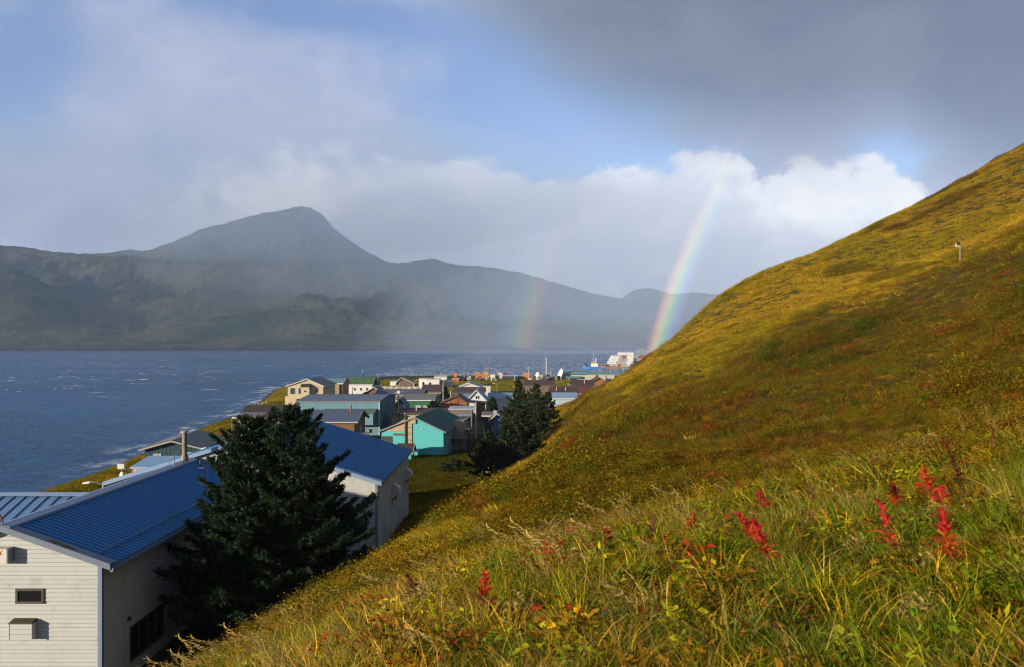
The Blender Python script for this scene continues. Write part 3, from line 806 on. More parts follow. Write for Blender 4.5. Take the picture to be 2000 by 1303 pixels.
    MB().bar((-22.5, 56.3, 15.3), (-22.3, 53.0, 14.2), .025).build('guy_wire', GALV, ch)
build_hall()

# ------------------------------------------------------------------ houses of the town
WHITE_FRAME = mat('white_frame', (.66, .66, .63), .6, .04, 3)
CURTAIN = mat('curtained_glass', (.42, .42, .40), .3, .2, 3)
GREYGLASS = mat('sky_glass', (.05, .065, .08), .1, .2, 1, spec=.8)
BROWN_ROOF = paint('brown_shingles', (.098, .060, .058), .2, (.06, .04, .04))
VIOLET_ROOF = paint('slate_blue_roof', (.12, .125, .19), .12)
GREY_ROOF = paint('grey_roof', (.20, .195, .20), .12)
DARK_ROOF = paint('dark_roof', (.055, .05, .05), .2)
PALEBLUE_ROOF = paint('pale_blue_roof', (.25, .40, .62), .08, rough=.5)
TEAL_ROOF = paint('faded_teal_roof', (.20, .36, .38), .1)
GREEN_TRIM = paint('green_trim', (.05, .16, .10))

def house(name, label, px0, px1, D, depth, ye, yr, ridge, wall, roof, cat='house', yaw=0, siding=None, step=.3, oh=.35, win=(), fascia=None, peak=.5, ribs=0, sink=.4, drop=0.0, group=None, base=None):
    """front px0..px1 at distance D; ridge 'x' (eave towards us), 'y' (gable towards us) or 'flat'"""
    w = (px1 - px0) / F * D; xc = ((px0 + px1) / 2 - 1000) / F * D
    zg = base if base is not None else gz(xc, D + depth / 2)
    zw = lambda y, d: EYE - (y - HY) / F * d
    he = zw(ye, D) - zg
    hr = (zw(yr, D + depth / 2) if ridge == 'x' else zw(yr, D)) - zg
    T = thing(name, label, cat, (xc, D, zg), yaw, group)
    a, b = -w / 2, w / 2; pk = a + w * peak; t = .14
    mb = MB()
    if ridge == 'x': P = [(0, -sink), (depth, -sink), (depth, he), (depth / 2, hr), (0, he)]; mb.loft([(a, u, z) for u, z in P], [(b, u, z) for u, z in P])
    elif ridge == 'y': P = [(a, -sink), (b, -sink), (b, he - drop), (pk, hr), (a, he)]; mb.loft([(u, 0, z) for u, z in P], [(u, depth, z) for u, z in P])
    else: P = [(a, -sink), (b, -sink), (b, he), (a, he)]; mb.box(a, b, 0, depth, -sink, he)
    wo = mb.build('wall', wall, T)
    rb = MB(); fa = MB()
    def slab(p0, p1, p2, p3):          # p0-p1 ridge, p2-p3 eave, counter order p0 p1 p2 p3
        rb.loft([(p[0], p[1], p[2] + .02) for p in (p0, p1, p2, p3)], [(p[0], p[1], p[2] + .02 + t) for p in (p0, p1, p2, p3)])
        if ribs:
            n = int(max(2, (Vector(p1) - Vector(p0)).length / ribs))
            for i in range(n + 1):
                q = Vector(p0).lerp(Vector(p1), i / n); e = Vector(p3).lerp(Vector(p2), i / n)
                rb.bar(q + Vector((0, 0, t + .03)), e + Vector((0, 0, t + .03)), .07, .06)
        fa.bar(Vector(p3) + Vector((0, 0, .06)), Vector(p2) + Vector((0, 0, .06)), .06, .22)
        for u, v in ((p0, p3), (p1, p2)): fa.bar(Vector(u) + Vector((0, 0, .06)), Vector(v) + Vector((0, 0, .06)), .06, .20)
    if ridge == 'x':
        s = (hr - he) / (depth / 2)
        slab((a - oh, depth / 2, hr), (b + oh, depth / 2, hr), (b + oh, -oh, he - s * oh), (a - oh, -oh, he - s * oh))
        slab((b + oh, depth / 2, hr), (a - oh, depth / 2, hr), (a - oh, depth + oh, he - s * oh), (b + oh, depth + oh, he - s * oh))
    elif ridge == 'y':
        sr = (hr - he + drop) / (b - pk); sf = (hr - he) / (pk - a)
        slab((pk, -oh, hr), (pk, depth + oh, hr), (b + oh, depth + oh, he - drop - sr * oh), (b + oh, -oh, he - drop - sr * oh))
        slab((pk, depth + oh, hr), (pk, -oh, hr), (a - oh, -oh, he - sf * oh), (a - oh, depth + oh, he - sf * oh))
    else:
        rise = hr - he
        slab((a - oh, depth + oh, he + rise), (b + oh, depth + oh, he + rise), (b + oh, -oh, he), (a - oh, -oh, he))
    rb.build('roof', roof, T)
    fa.build('fascia', fascia or WHITE_FRAME, T)
    places = {'f': lambda u, z, o: (u, -o, z), 'r': lambda u, z, o: (b + o, u, z), 'l': lambda u, z, o: (a - o, depth - u, z)}
    outl = {'f': [(a, -sink), (b, -sink), (b, he), (a, he)] if ridge != 'y' else P, 'r': P if ridge == 'x' else [(0, -sink), (depth, -sink), (depth, he - drop), (0, he - drop)]}
    outl['l'] = [(depth - u, z) for u, z in reversed(outl['r'])]
    if siding:
        for fc in ('f', 'r') if xc < 10 else ('f', 'l'):
            if siding == 'lap': mm = board_rows(outl[fc], step, places[fc])
            else:
                mm = MB(); O = outl[fc]; u0, u1 = min(p[0] for p in O), max(p[0] for p in O); k = int((u1 - u0) / step)
                for i in range(k + 1):
                    u = u0 + .03 + (u1 - u0 - .06) * i / k
                    top = min((p[1] + (q[1] - p[1]) * (u - p[0]) / (q[0] - p[0])) for p, q in zip(O, O[1:] + O[:1]) if (p[0] - u) * (q[0] - u) <= 0 and abs(p[0] - q[0]) > .01 and max(p[1], q[1]) > 0)
                    pt = places[fc]; mm.loft([pt(u - .04, -sink, .001), pt(u + .04, -sink, .001), pt(u + .04, top - .02, .001), pt(u - .04, top - .02, .001)], [pt(u - .03, -sink, .035), pt(u + .03, -sink, .035), pt(u + .03, top - .02, .035), pt(u - .03, top - .02, .035)])
            so = mm.build('siding', wall, wo); so['kind'] = 'stuff'
    for q in win:
        fc, fr, z, ww, hh = q[:5]; mull = q[5] if len(q) > 5 else 0; gl = q[6] if len(q) > 6 else GREYGLASS; nm = q[7] if len(q) > 7 else 'window'; frm = q[8] if len(q) > 8 else WHITE_FRAME
        u = a + w * fr if fc == 'f' else depth * fr
        window_part(T, (lambda pl: (lambda u, z, o: pl(u, z, o + .03)))(places[fc]), u, z, ww, hh, frm, gl, .06, .08 if ww > .8 else .06, mull, nm)
    T['_'] = 0; del T['_']
    return T, w, he, hr, xc, zg

def chimney(T, x, y, z0, z1, r, m, cap=True):
    c = MB().tube([(x, y, z0), (x, y, z1)], r, 8).build('chimney', m, T)
    if cap: MB().tube([(x, y, z1), (x, y, z1 + .05), (x, y, z1 + .12)], [r * 1.6, r * 1.6, r * .8], 8).build('rain_cap', GALV, c)

# --- left, by the shore
T, w, he, hr, *_ = house('cabin', 'dark teal cabin with a low grey gable roof above the water at the left', 286, 388, 119, 14, 876, 862, 'y', paint('dark_teal', (.035, .085, .095), .35, (.05, .03, .03), .5), GREY_ROOF, yaw=8, siding='batten', step=.55, oh=.7, base=3.4, fascia=mat('pale_fascia', (.42, .40, .35), .7, .05),
    win=[('f', .22, 2.1, 1.1, 1.5, 1, CURTAIN), ('f', .80, 2.2, 1.0, 1.5, 0, CURTAIN), ('r', .75, 2.2, 1.6, 1.3, 2, DARK_GLASS)])
T, *_ = house('shed', 'tan plank shed under a plain pale blue roof, behind the long blue roof', 259, 372, 103, 10, 914, 893, 'x', paint('bleached_planks', (.50, .44, .35), .12, (.25, .16, .10), .5), PALEBLUE_ROOF, 'shed', siding='batten', step=.5, oh=.2, base=4.0, fascia=paint('pale_blue_edge', (.28, .42, .60)))
T, *_ = house('shed', 'small tan board shed on the grassy shore behind the big spruce tops', 466, 492, 150, 5, 816, 812, 'flat', TANPLY, GREY_ROOF, 'shed', siding='batten', oh=.9, win=[('f', .7, 2.0, .7, .5)])
T, *_ = house('house', 'house under a wide dark brown roof at the edge of the beach', 470, 562, 172, 12, 815, 792, 'x', paint('drab_brown', (.10, .075, .05), .2), paint('dark_brown_roof', (.062, .046, .038), .2), oh=.6, fascia=WOOD_GREY, win=[('f', .3, 1.6, 1.4, 1.1, 1)])
# --- cream house and the block behind it
CREAM = paint('cream_paint', (.56, .47, .29), .06, (.42, .34, .20), .35)
T, w, he, hr, *_ = house('house', 'tall cream house with a boxy bay under a dark lid roof, beside the beach', 562, 631, 236, 16, 754, 741, 'y', CREAM, GREY_ROOF, siding='lap', step=.42, oh=.5, peak=.56, win=[('f', .14, 5.0, 1.5, 1.9, 0, GREYGLASS), ('f', .34, 5.0, .9, 1.9, 0, GREYGLASS), ('f', .82, 5.1, 1.2, 1.3, 1, GREYGLASS), ('f', .28, 2.4, .7, .9, 0, DARK_GLASS), ('f', .46, 2.9, .7, .9, 0, DARK_GLASS), ('r', .3, 5.4, 1.0, 1.1, 0, DARK_GLASS), ('r', .65, 5.4, 1.0, 1.1, 0, DARK_GLASS)])
bay = MB().box(-.9, 1.5, -1.6, -.01, 3.4, 6.2).build('bay', CREAM, T)
MB().loft([(-1.1, -1.9, 6.2), (1.7, -1.9, 6.2), (1.7, -.05, 6.2), (-1.1, -.05, 6.2)], [(-1.05, -1.85, 6.3), (1.65, -1.85, 6.3), (1.65, -.05, 7.1), (-1.05, -.05, 7.1)]).build('roof', DARK_ROOF, bay)
window_part(bay, lambda u, z, o: (u, -1.6 - o, z), .3, 5.0, .9, .6, WHITE_FRAME, DARK_GLASS, .04, .07, 1)
MB().box(-w / 2 - .9, -w / 2 - .02, .4, 6, -.4, 3.4).build('lean_to', CREAM, T)
T, w, *_ = house('apartment_block', 'tan block with a striped pale teal roof behind the cream house', 584, 669, 262, 10, 749, 740, 'x', paint('tan_block', (.38, .28, .17), .08), TEAL_ROOF, 'house', oh=.3, ribs=.9, win=[('f', .955, 4.1, .9, 3.2, 0, DARK_GLASS, 'doorway', WOOD_BROWN), ('f', .955, 1.0, .9, 2.2, 0, DARK_GLASS, 'doorway', WOOD_BROWN), ('f', .84, 3.4, .5, .4, 0, DARK_GLASS)])
# --- blue warehouse
WBLUE = mat('pale_blue_cladding', (.155, .30, .375), .6, .05, .5, dirt=(.10, .20, .26), dirt_amt=.2)
T, w, he, hr, *_ = house('warehouse', 'big pale blue ribbed metal warehouse in the middle of the town', 579, 741, 160, 22, 785, 772, 'x', WBLUE, paint('warehouse_roof', (.17, .19, .27), .06, rough=.5), 'warehouse', siding='batten', step=.42, oh=.12, ribs=.9, fascia=mat('ochre_edge', (.20, .20, .20), .7, .1), win=[('f', .45, 5.2, .28, .28, 0, DARK_GLASS, 'vent'), ('f', .895, .9, .7, .9, 0, DARK_GLASS), ('r', .45, 4.9, .7, .7, 0, DARK_GLASS, 'vent', DARK_METAL)])
for k in (0, 1): MB().box(w / 2 - .12 if k else -w / 2 - .05, w / 2 + .05 if k else -w / 2 + .12, -.09, .06, -.3, he).build('corner_trim', WHITE_FRAME, T)
ann = MB().box(1.2, w / 2 - .9, -2.0, -.05, 2.2, 4.5).build('annexe', WBLUE, T)
MB().loft([(-2.6, -2.5, 4.55), (w / 2 - .5, -2.5, 4.55), (w / 2 - .5, -.05, 5.1), (-2.6, -.05, 5.1)], [(-2.6, -2.5, 4.7), (w / 2 - .5, -2.5, 4.7), (w / 2 - .5, -.05, 5.25), (-2.6, -.05, 5.25)]).build('roof', paint('mossy_green_roof', (.10, .19, .13), .25, (.16, .14, .05), .5), ann)
for u in (5.5, 6.3): window_part(ann, lambda u, z, o: (u, -2.0 - o, z), u, 3.8, .55, .8, WHITE_FRAME, DARK_GLASS, .04, .06)
window_part(ann, lambda u, z, o: (w / 2 - .9 + o, u, z), -1.0, 3.7, .9, 1.0, WHITE_FRAME, DARK_GLASS, .04, .06)
MB().tube([(w / 2 + .45, 21.6, 0), (w / 2 + .45, 21.6, 8.2)], .09, 6).build('downpipe', DARK_METAL, T)
# --- brown house with the ribbed roof
T, w, he, hr, *_ = house('house', 'brown timber house with a ribbed slate blue metal roof behind the big spruce', 553, 692, 138, 10, 823, 802, 'x', mat('brown_cladding', (.19, .105, .052), .85, .12, 2, dirt=(.10, .06, .04), dirt_amt=.3), paint('ribbed_slate_roof', (.13, .155, .24), .08, rough=.5), siding='lap', step=.3, oh=.7, ribs=.55, fascia=mat('pale_fascia', (.42, .40, .35), .7, .05), win=[('r', .55, 2.6, 1.3, 1.6, 2, GREYGLASS), ('f', .1, 1.8, 1.2, 1.2, 1)])
chimney(T, w / 2 - 1.2, 3.2, he + .8, he + 2.6, .13, mat('rusty_flue', (.22, .10, .06), .8, .3, 5))
MB().loft([(w / 2 - 6.5, -2.4, 2.2), (w / 2 - 3.0, -2.4, 2.2), (w / 2 - 2.2, -.08, 3.0), (w / 2 - 6.5, -.08, 3.0)], [(w / 2 - 6.5, -2.4, 2.3), (w / 2 - 3.0, -2.4, 2.3), (w / 2 - 2.2, -.08, 3.1), (w / 2 - 6.5, -.08, 3.1)]).build('porch_roof', paint('pale_porch_roof', (.50, .46, .36)), T)
for dx in (0, .9): MB().bar((w / 2 - 3.2 + dx, -2.2, 2.2), (w / 2 - 1.9 + dx, -.4, .3), .12).build('brace', WOOD_GREY, T)
# carport
T = thing('carport', 'open carport with a flat grey roof on posts between brown house and warehouse', 'carport', (-25.4, 131, 4.2), 4)
MB().loft([(-2.6, 0, 2.35), (1.8, 0, 2.6), (1.8, 7.5, 2.9), (-2.6, 7.5, 2.6)], [(-2.6, 0, 2.5), (1.8, 0, 2.75), (1.8, 7.5, 3.05), (-2.6, 7.5, 2.75)]).build('roof', GREY_ROOF, T)
for x, y in ((-2.4, .2), (1.6, .2), (-2.4, 7.2), (1.6, 7.2), (1.6, 3.6)): MB().box(x - .09, x + .09, y - .09, y + .09, -.6, 2.75).build('post', WOOD_GREY, T)
for y in (.25, 3.7, 7.2): MB().bar((-2.6, y, 2.3), (1.7, y, 2.55), .1, .2).build('beam', WOOD_GREY, T)
# --- church
T, w, he, hr, *_ = house('church', 'small white church with a mossy green roof and a little onion cupola', 681, 727, 305, 9, 751, 738, 'x', paint('church_white', (.72, .71, .67), .03), mat('mossy_green_shingles', (.045, .155, .06), .9, .35, .9, dirt=(.22, .17, .03), dirt_amt=.55), 'church', oh=.3, win=[('f', f, 2.2, .8, 1.1, 0, GREYGLASS) for f in (.26, .52, .78)])
c = MB().tube([(0, 4.5, hr), (0, 4.5, hr + .5), (0, 4.5, hr + .8), (0, 4.5, hr + 1.3), (0, 4.5, hr + 1.9)], [.35, .3, .55, .4, .04], 10).build('cupola', GREEN_TRIM, T)
MB().bar((0, 4.5, hr + 1.8), (0, 4.5, hr + 3.0), .09).bar((-.3, 4.5, hr + 2.6), (.3, 4.5, hr + 2.6), .08).build('cross', OFFWHITE, c)
nv = MB(); nv.box(w / 2 + .02, w / 2 + 1.9, 2.0, 7.0, -.4, he - .2).build('porch', paint('church_white', (.72, .71, .67)), T)
MB().loft([(w / 2 + .02, 1.7, he - .2), (w / 2 + 2.1, 1.7, he - .2), (w / 2 + 2.1, 7.3, he - .2), (w / 2 + .02, 7.3, he - .2)], [(w / 2 + .02, 4.3, hr - .3), (w / 2 + 1.7, 4.3, hr - .3), (w / 2 + 1.7, 4.7, hr - .3), (w / 2 + .02, 4.7, hr - .3)]).build('porch_roof', paint('dark_green_roof', (.03, .075, .06)), T)
MB().bar((w / 2 + 1.4, 4.5, hr - .4), (w / 2 + 1.4, 4.5, hr + 1.7), .12).build('finial', OFFWHITE, T)
# --- rows behind the warehouse
T, *_ = house('house', 'small brown gabled house with white trim in front of the church fence', 709, 752, 268, 9, 769, 757, 'y', paint('red_brown', (.20, .105, .07), .1), VIOLET_ROOF, oh=.6, win=[('f', .25, 1.7, 1.1, 1.2, 1, GREYGLASS)])
T, *_ = house('house', 'long low house with a slate blue roof behind the warehouse', 735, 826, 250, 10, 771, 761, 'x', TANPLY, VIOLET_ROOF, oh=.4, fascia=paint('dark_edge', (.12, .10, .09)), win=[('f', .1, 1.8, 1.0, 1.1)])
T, *_ = house('house', 'grey house with a plain brown roof right of the slate blue roof', 825, 866, 262, 10, 765, 752, 'x', paint('grey_boards', (.40, .38, .35), .06), BROWN_ROOF, siding='batten', step=.8, oh=.4, fascia=paint('dark_edge', (.12, .10, .09)), win=[('r', .3, 1.9, 1.2, 1.1)])
T, w, he, *_ = house('house', 'green house with a grey roof and two wide white framed windows', 775, 847, 214, 10, 782, 771, 'x', paint('deep_green', (.03, .135, .085), .1), GREY_ROOF, oh=.3, win=[('f', .58, 1.55, 1.35, 1.35, 1, CURTAIN), ('f', .79, 1.55, 1.35, 1.35, 1, CURTAIN), ('f', .20, 1.3, 2.4, 1.6, 2, CURTAIN)])
T, *_ = house('shed', 'small teal shed tucked behind the warehouse corner', 770, 792, 186, 6, 793, 780, 'y', paint('teal_shed', (.05, .17, .20), .1), paint('teal_shed_roof', (.04, .13, .16)), 'shed', oh=.3, fascia=paint('teal_shed_edge', (.06, .18, .20)))
T, *_ = house('shed', 'little white shed below the green house', 779, 788, 180, 3, 797, 792, 'y', OFFWHITE, GREY_ROOF, 'shed', oh=.15, win=[('f', .5, 1.0, .5, 1.2, 0, DARK_GLASS, 'door')])
T, w, he, *_ = house('house', 'long beige house with a brown roof behind the turquoise house', 765, 873, 163, 8, 808, 798, 'x', paint('beige_boards', (.38, .33, .27), .06), BROWN_ROOF, oh=.45, fascia=paint('dark_edge', (.12, .10, .09)), win=[('f', .33, 1.3, 1.5, 1.0, 0, DARK_GLASS), ('f', .43, 1.3, 1.1, 1.0, 1, DARK_GLASS), ('r', .5, 1.5, .9, 1.1)])
for x in (-.8, 3.4): MB().tube([(x, 2.0, he + .3), (x, 2.0, he + 1.0)], .12, 7).build('roof_vent', OFFWHITE, T)
T, w, he, hr, *_ = house('house', 'rust orange house with a brown hip roof beside the pine trees', 862, 912, 192, 10, 787, 774, 'y', paint('rust_orange', (.30, .115, .045), .08), BROWN_ROOF, oh=.4, peak=.62, fascia=WOOD_BROWN, win=[('r', .3, 1.7, .9, 1.8, 0, DARK_GLASS), ('r', .62, 1.7, .7, 1.8, 0, DARK_GLASS, 'door')])
for f in (.33, .5): MB().box(-w / 2 + w * f - .09, -w / 2 + w * f + .09, -.16, -.03, -.3, he + .2).build('downpipe', paint('pale_orange', (.48, .24, .12)), T)
MB().box(w / 2 + 1.6, w / 2 + 4.0, 4, 10, -.4, he - .5).build('annexe', paint('red_brown', (.20, .105, .07)), T)
MB().loft([(w / 2 + .4, 3.6, he - .2), (w / 2 + 4.3, 3.6, he - .5), (w / 2 + 4.3, 10.2, he - .5), (w / 2 + .4, 10.2, he - .2)], [(w / 2 + .4, 3.6, he + .0), (w / 2 + 4.3, 3.6, he - .35), (w / 2 + 4.3, 10.2, he - .35), (w / 2 + .4, 10.2, he)]).build('porch_roof', BROWN_ROOF, T)
T, w, he, *_ = house('shed', 'weathered grey plank shed with a pale flat roof in front of the orange house', 877, 922, 160, 5, 800, 798, 'flat', WOOD_GREY, paint('pale_sheet', (.42, .47, .53)), 'shed', siding='batten', step=.35, oh=.12, fascia=paint('pale_sheet', (.42, .47, .53)), win=[('f', .36, 2.35, .35, .35, 0, DARK_GLASS), ('f', .44, 2.35, .35, .35, 0, DARK_GLASS)])
T, *_ = house('lean_to', 'dark lean to with a pale edge against the grey plank shed', 897, 918, 152, 3, 815, 813, 'flat', paint('dark_boards', (.09, .075, .06)), paint('pale_sheet', (.42, .47, .53)), 'shed', oh=.15)
T, w, *_ = house('house', 'white gabled house with a bright pale blue roof', 912, 949, 217, 12, 782, 763, 'y', paint('clean_white', (.68, .67, .64), .03), paint('bright_blue_roof', (.16, .36, .60), .06), siding='lap', step=.5, oh=.5, win=[('f', .50, 4.2, .5, .9, 0, DARK_GLASS), ('f', .60, 4.2, .5, .9, 0, DARK_GLASS), ('f', .85, 1.3, 1.0, 1.3, 0, GREYGLASS)])
MB().loft([(-w / 2 - 2.2, .3, 2.2), (-w / 2 - .05, .3, 3.1), (-w / 2 - .05, 9, 3.1), (-w / 2 - 2.2, 9, 2.2)], [(-w / 2 - 2.2, .3, 2.32), (-w / 2 - .05, .3, 3.22), (-w / 2 - .05, 9, 3.22), (-w / 2 - 2.2, 9, 2.32)]).build('porch_roof', paint('bright_blue_roof', (.16, .36, .60)), T)
T, *_ = house('house', 'pale house with a light blue roof half hidden by the small spruce', 955, 1004, 224, 11, 778, 768, 'x', paint('clean_white', (.68, .67, .64)), paint('soft_blue_roof', (.26, .38, .50), .06), oh=.4)
T, *_ = house('house', 'steel blue house with a long brown roof behind the white gable', 887, 945, 258, 9, 767, 757, 'x', paint('steel_blue', (.13, .20, .31), .06), BROWN_ROOF, oh=.4, fascia=paint('dark_edge', (.12, .10, .09)), win=[('f', .5, 1.3, .9, .7, 0, WHITE_FRAME), ('f', .6, 1.3, .7, .7, 0, WHITE_FRAME)])
T, w, he, *_ = house('workshop', 'white workshop with a broad pale grey gable roof by the meadow', 893, 943, 300, 16, 758, 749, 'y', paint('workshop_white', (.60, .59, .55)), paint('pale_grey_roof', (.42, .43, .47)), 'workshop', oh=.4, peak=.45)
T, *_ = house('tank_shed', 'off white boxy shed with double doors right of the workshop', 944, 958, 285, 5, 755.5, 755, 'flat', OFFWHITE, GREY_ROOF, 'shed', oh=.1, win=[('f', .5, 1.0, 1.2, 1.8, 1, OFFWHITE, 'door')])
# --- small blue house by the path
T, w, he, hr, *_ = house('cottage', 'small bright blue cottage with white stairs at the head of the path', 963, 978, 150, 5, 815, 808, 'y', paint('bright_blue', (.05, .15, .42), .08), paint('red_brown_roof', (.17, .09, .065), .15), 'cottage', oh=.8, peak=.55, fascia=paint('pale_boards', (.50, .47, .42)))
st = MB()
for k in range(6): st.box(-w / 2 - 1.6, -w / 2 - .1, -.9 + k * .28, -.6 + k * .28, -.2 + k * .22, -.02 + k * .22)
st.build('stairs', WHITE_FRAME, T)
for k in (0, 1): MB().box(-w / 2 - 1.65 + k * 1.5, -w / 2 - 1.55 + k * 1.5, -1.0, -.9, -.3, 2.4).build('post', WHITE_FRAME, T)
MB().box(-.7, -.1, 2.0, 2.6, hr - .8, hr + .4).build('dormer', paint('pale_blue_edge', (.28, .42, .60)), T)
T, *_ = house('shed', 'low shed with a brown lean to roof left of the bright blue cottage', 946, 960, 156, 5, 813, 810, 'flat', paint('dark_boards', (.09, .075, .06)), paint('grey_brown_roof', (.22, .17, .14)), 'shed', oh=.5)
# --- houses beyond the pair of spruces, at the foot of the hill
T, *_ = house('house', 'low house with a wide brown roof behind the pair of spruces', 1026, 1082, 318, 12, 752, 743, 'x', paint('drab_brown2', (.17, .13, .10)), BROWN_ROOF, oh=.4, fascia=WOOD_BROWN, win=[('f', .4, 1.0, 1.0, .8), ('f', .8, 1.0, 1.0, .8)])
T, *_ = house('house', 'pale blue house with a light blue roof cut off by the hillside', 1074, 1126, 186, 10, 779, 768, 'x', paint('ice_blue', (.42, .52, .58)), paint('soft_blue_roof2', (.30, .44, .58), .05), oh=.3, base=2.6)
T, w, he, hr, *_ = house('house', 'dark red house with a brown roof and pink edge boards, nearest the hillside', 1076, 1132, 214, 10, 769, 756, 'x', paint('dark_red', (.12, .045, .04)), BROWN_ROOF, oh=.4, fascia=paint('pink_edge', (.52, .25, .20)), base=3.4)
for x in (-2.2, .2): MB().tube([(x, 2, he + .3), (x, 2, he + 1.6)], .1, 6).build('roof_vent', OFFWHITE, T)
T, w, he, *_ = house('house', 'dark red house with a brown roof one row behind, touching the hillside', 1122, 1158, 246, 12, 754, 743, 'x', paint('dark_red', (.12, .045, .04)), BROWN_ROOF, oh=.5, fascia=WOOD_BROWN, base=4.6)
MB().tube([(.4, 2, he + .3), (.4, 2, he + 1.8)], .1, 6).build('roof_vent', OFFWHITE, T)
T, w, he, *_ = house('house', 'orange brown gabled house farthest along the foot of the hillside', 1156, 1186, 272, 9, 747, 738, 'y', paint('orange_brown', (.30, .14, .07)), BROWN_ROOF, oh=.5, fascia=WOOD_BROWN, base=4.6)
T, *_ = house('shed', 'tiny shed with a pale teal roof behind the orange brown gable', 1186, 1194, 282, 4, 744, 740, 'x', OFFWHITE, TEAL_ROOF, 'shed', oh=.3, base=4.6)
# --- long hall by the bay
LW = paint('bone_panels', (.54, .50, .42), .05)
T, w, he, *_ = house('long_hall', 'long low cream hall with a pale teal roof by the bay', 1150, 1270, 446, 24, 731.5, 726, 'x', LW, TEAL_ROOF, 'hall', oh=.5, base=2.4, fascia=TEAL_ROOF, win=[('f', .13, 2.3, 1.6, 1.9, 1, DARK_GLASS), ('f', .44, 2.3, 1.6, 1.9, 1, DARK_GLASS), ('f', .28, 2.3, .6, 1.8, 0, GREYGLASS)])
MB().box(-w / 2 - 6, -w / 2 - .02, .5, 21, -.4, he - .3).build('annexe', LW, T)
MB().box(-w / 2 - 14.5, -w / 2 - 6.02, 3, 20, -.4, he - .1).build('annexe', LW, T)
MB().loft([(-w / 2 - 15, 2.6, he), (-w / 2 + .1, .2, he), (-w / 2 + .1, 11, he + .2), (-w / 2 - 15, 11, he + .2)], [(-w / 2 - 14, 4.6, he + .9), (-w / 2 + .1, 4, he + .9), (-w / 2 + .1, 10, he + 1.3), (-w / 2 - 14, 10, he + 1.3)]).build('roof', TEAL_ROOF, T)
MB().box(-w / 2 - 12.5, -w / 2 - 4.5, -1.5, .48, 1.5, 2.6).build('porch_roof', paint('teal_porch', (.10, .22, .22)), T)
for x in (-10, -4, 3, 9): MB().tube([(x, 6, he), (x, 6, he + 3.2)], .1, 6).build('roof_vent', OFFWHITE, T)
# --- turquoise house
TQ = mat('turquoise_boards', (.085, .45, .47), .7, .05, .8, dirt=(.32, .52, .46), dirt_amt=.12)
D0 = 128
T, w, he, hr, xc, zg = house('turquoise_house', 'turquoise clapboard house with a dark green roof below the hillside', 744, 867, D0, 19, 842, 816, 'y', TQ, mat('green_shingles', (.025, .115, .095), .8, .12, .7, dirt=(.06, .15, .13), dirt_amt=.4), yaw=-6, siding='lap', step=.22, oh=.45, peak=.54, base=4.4, fascia=mat('grey_green_fascia', (.20, .25, .22), .7, .1),
    win=[('r', .2, 3.6, .75, 1.35, 0, GREYGLASS), ('r', .2, 1.2, .75, 1.35, 0, GREYGLASS), ('f', .66, 4.5, .32, .28, 0, DARK_GLASS, 'vent'), ('r', .9, 1.1, .8, 1.2, 0, GREYGLASS), ('r', .62, 1.0, .9, 2.0, 0, DARK_GLASS, 'door')])
px = lambda p: (p - 805) / F * D0
MB().loft([(px(747), -.10, 4.1), (px(796), -.10, 4.1), (px(796), -.10, 6.3)], [(px(747), -.04, 4.1), (px(796), -.04, 4.1), (px(796), -.04, 6.3)]).build('gable_panel', TANPLY, T)
MB().box(px(791), px(804.5), -.16, -.04, -.2, 6.35).build('wall_panel', TANPLY, T)
MB().box(px(803), px(812), -.30, -.05, 5.35, 6.6).build('wall_panel', TANPLY, T)
for z in (1.8, 2.7, 3.7, 4.7): MB().box(px(792.5), px(804), -.18, -.161, z, z + .07).build('seam', WOOD_BROWN, T)
chimney(T, px(792), -.35, .9, 6.9, .13, mat('sooty_flue', (.10, .085, .07), .7, .3, 4))
MB().box(px(744), px(765), -.09, -.04, -.3, 3.3).build('shade_panel', paint('painted_recess_shade', (.05, .05, .04)), T)  # flat dark panel: the shade of the set-back wall is put into its colour
MB().box(px(767), px(790), -.13, -.05, 3.45, 3.75).build('beam', WOOD_BROWN, T)
# porch at the right hand side
a = w / 2
dk = MB(); dk.box(a + .05, a + 2.6, 6.5, 14, 2.2, 2.4); dk.build('deck', WOOD_GREY, T)
for y in (6.6, 9, 11.5, 13.9): MB().box(a + 2.4, a + 2.56, y - .08, y + .08, -.6, 3.4).build('post', WOOD_GREY, T)
for z in (2.8, 3.2): MB().box(a + 2.44, a + 2.52, 6.5, 14, z, z + .1).build('rail', WOOD_GREY, T)
for z in (2.8, 3.2): MB().box(a + .1, a + 2.5, 6.5, 6.58, z, z + .1).build('rail', WOOD_GREY, T)
MB().box(a + .05, a + 1.7, 9, 14, -.4, 5.0).build('porch', TANPLY, T)
T2 = thing('barrel', 'white topped dark barrel at the end of the turquoise house deck', 'barrel', (xc + a + 3.3, D0 + 8.5, gz(xc + a + 3.3, D0 + 8.5) + .0))
MB().tube([(0, 0, 0), (0, 0, 3.4)], .5, 12).build('drum', paint('dark_drum', (.10, .075, .06)), T2); MB().tube([(0, 0, 3.4), (0, 0, 3.5)], .55, 12).build('rim', OFFWHITE, T2)
# brown shed in front of it
T, w, he, *_ = house('shed', 'low brown roofed shed squeezed between blue roof and turquoise wall', 776, 803, 122, 4.0, 884, 868, 'x', TQ, mat('brown_felt', (.085, .05, .038), .9, .2, 2), 'shed', oh=.3, fascia=OFFWHITE, base=4.2)
T3 = thing('wall_light', 'small white lamp fixed over the brown shed on the turquoise wall', 'lamp', (xc + px(817), D0 - .5, zg + 1.3))
MB().box(-.12, .12, -.12, .25, 0, .16).tube([(-.1, -.1, .0), (-.35, -.35, -.15)], [.1, .16], 8).tube([(.1, -.1, .0), (.3, -.35, -.05)], [.1, .16], 8).build('spotlights', OFFWHITE, T3)

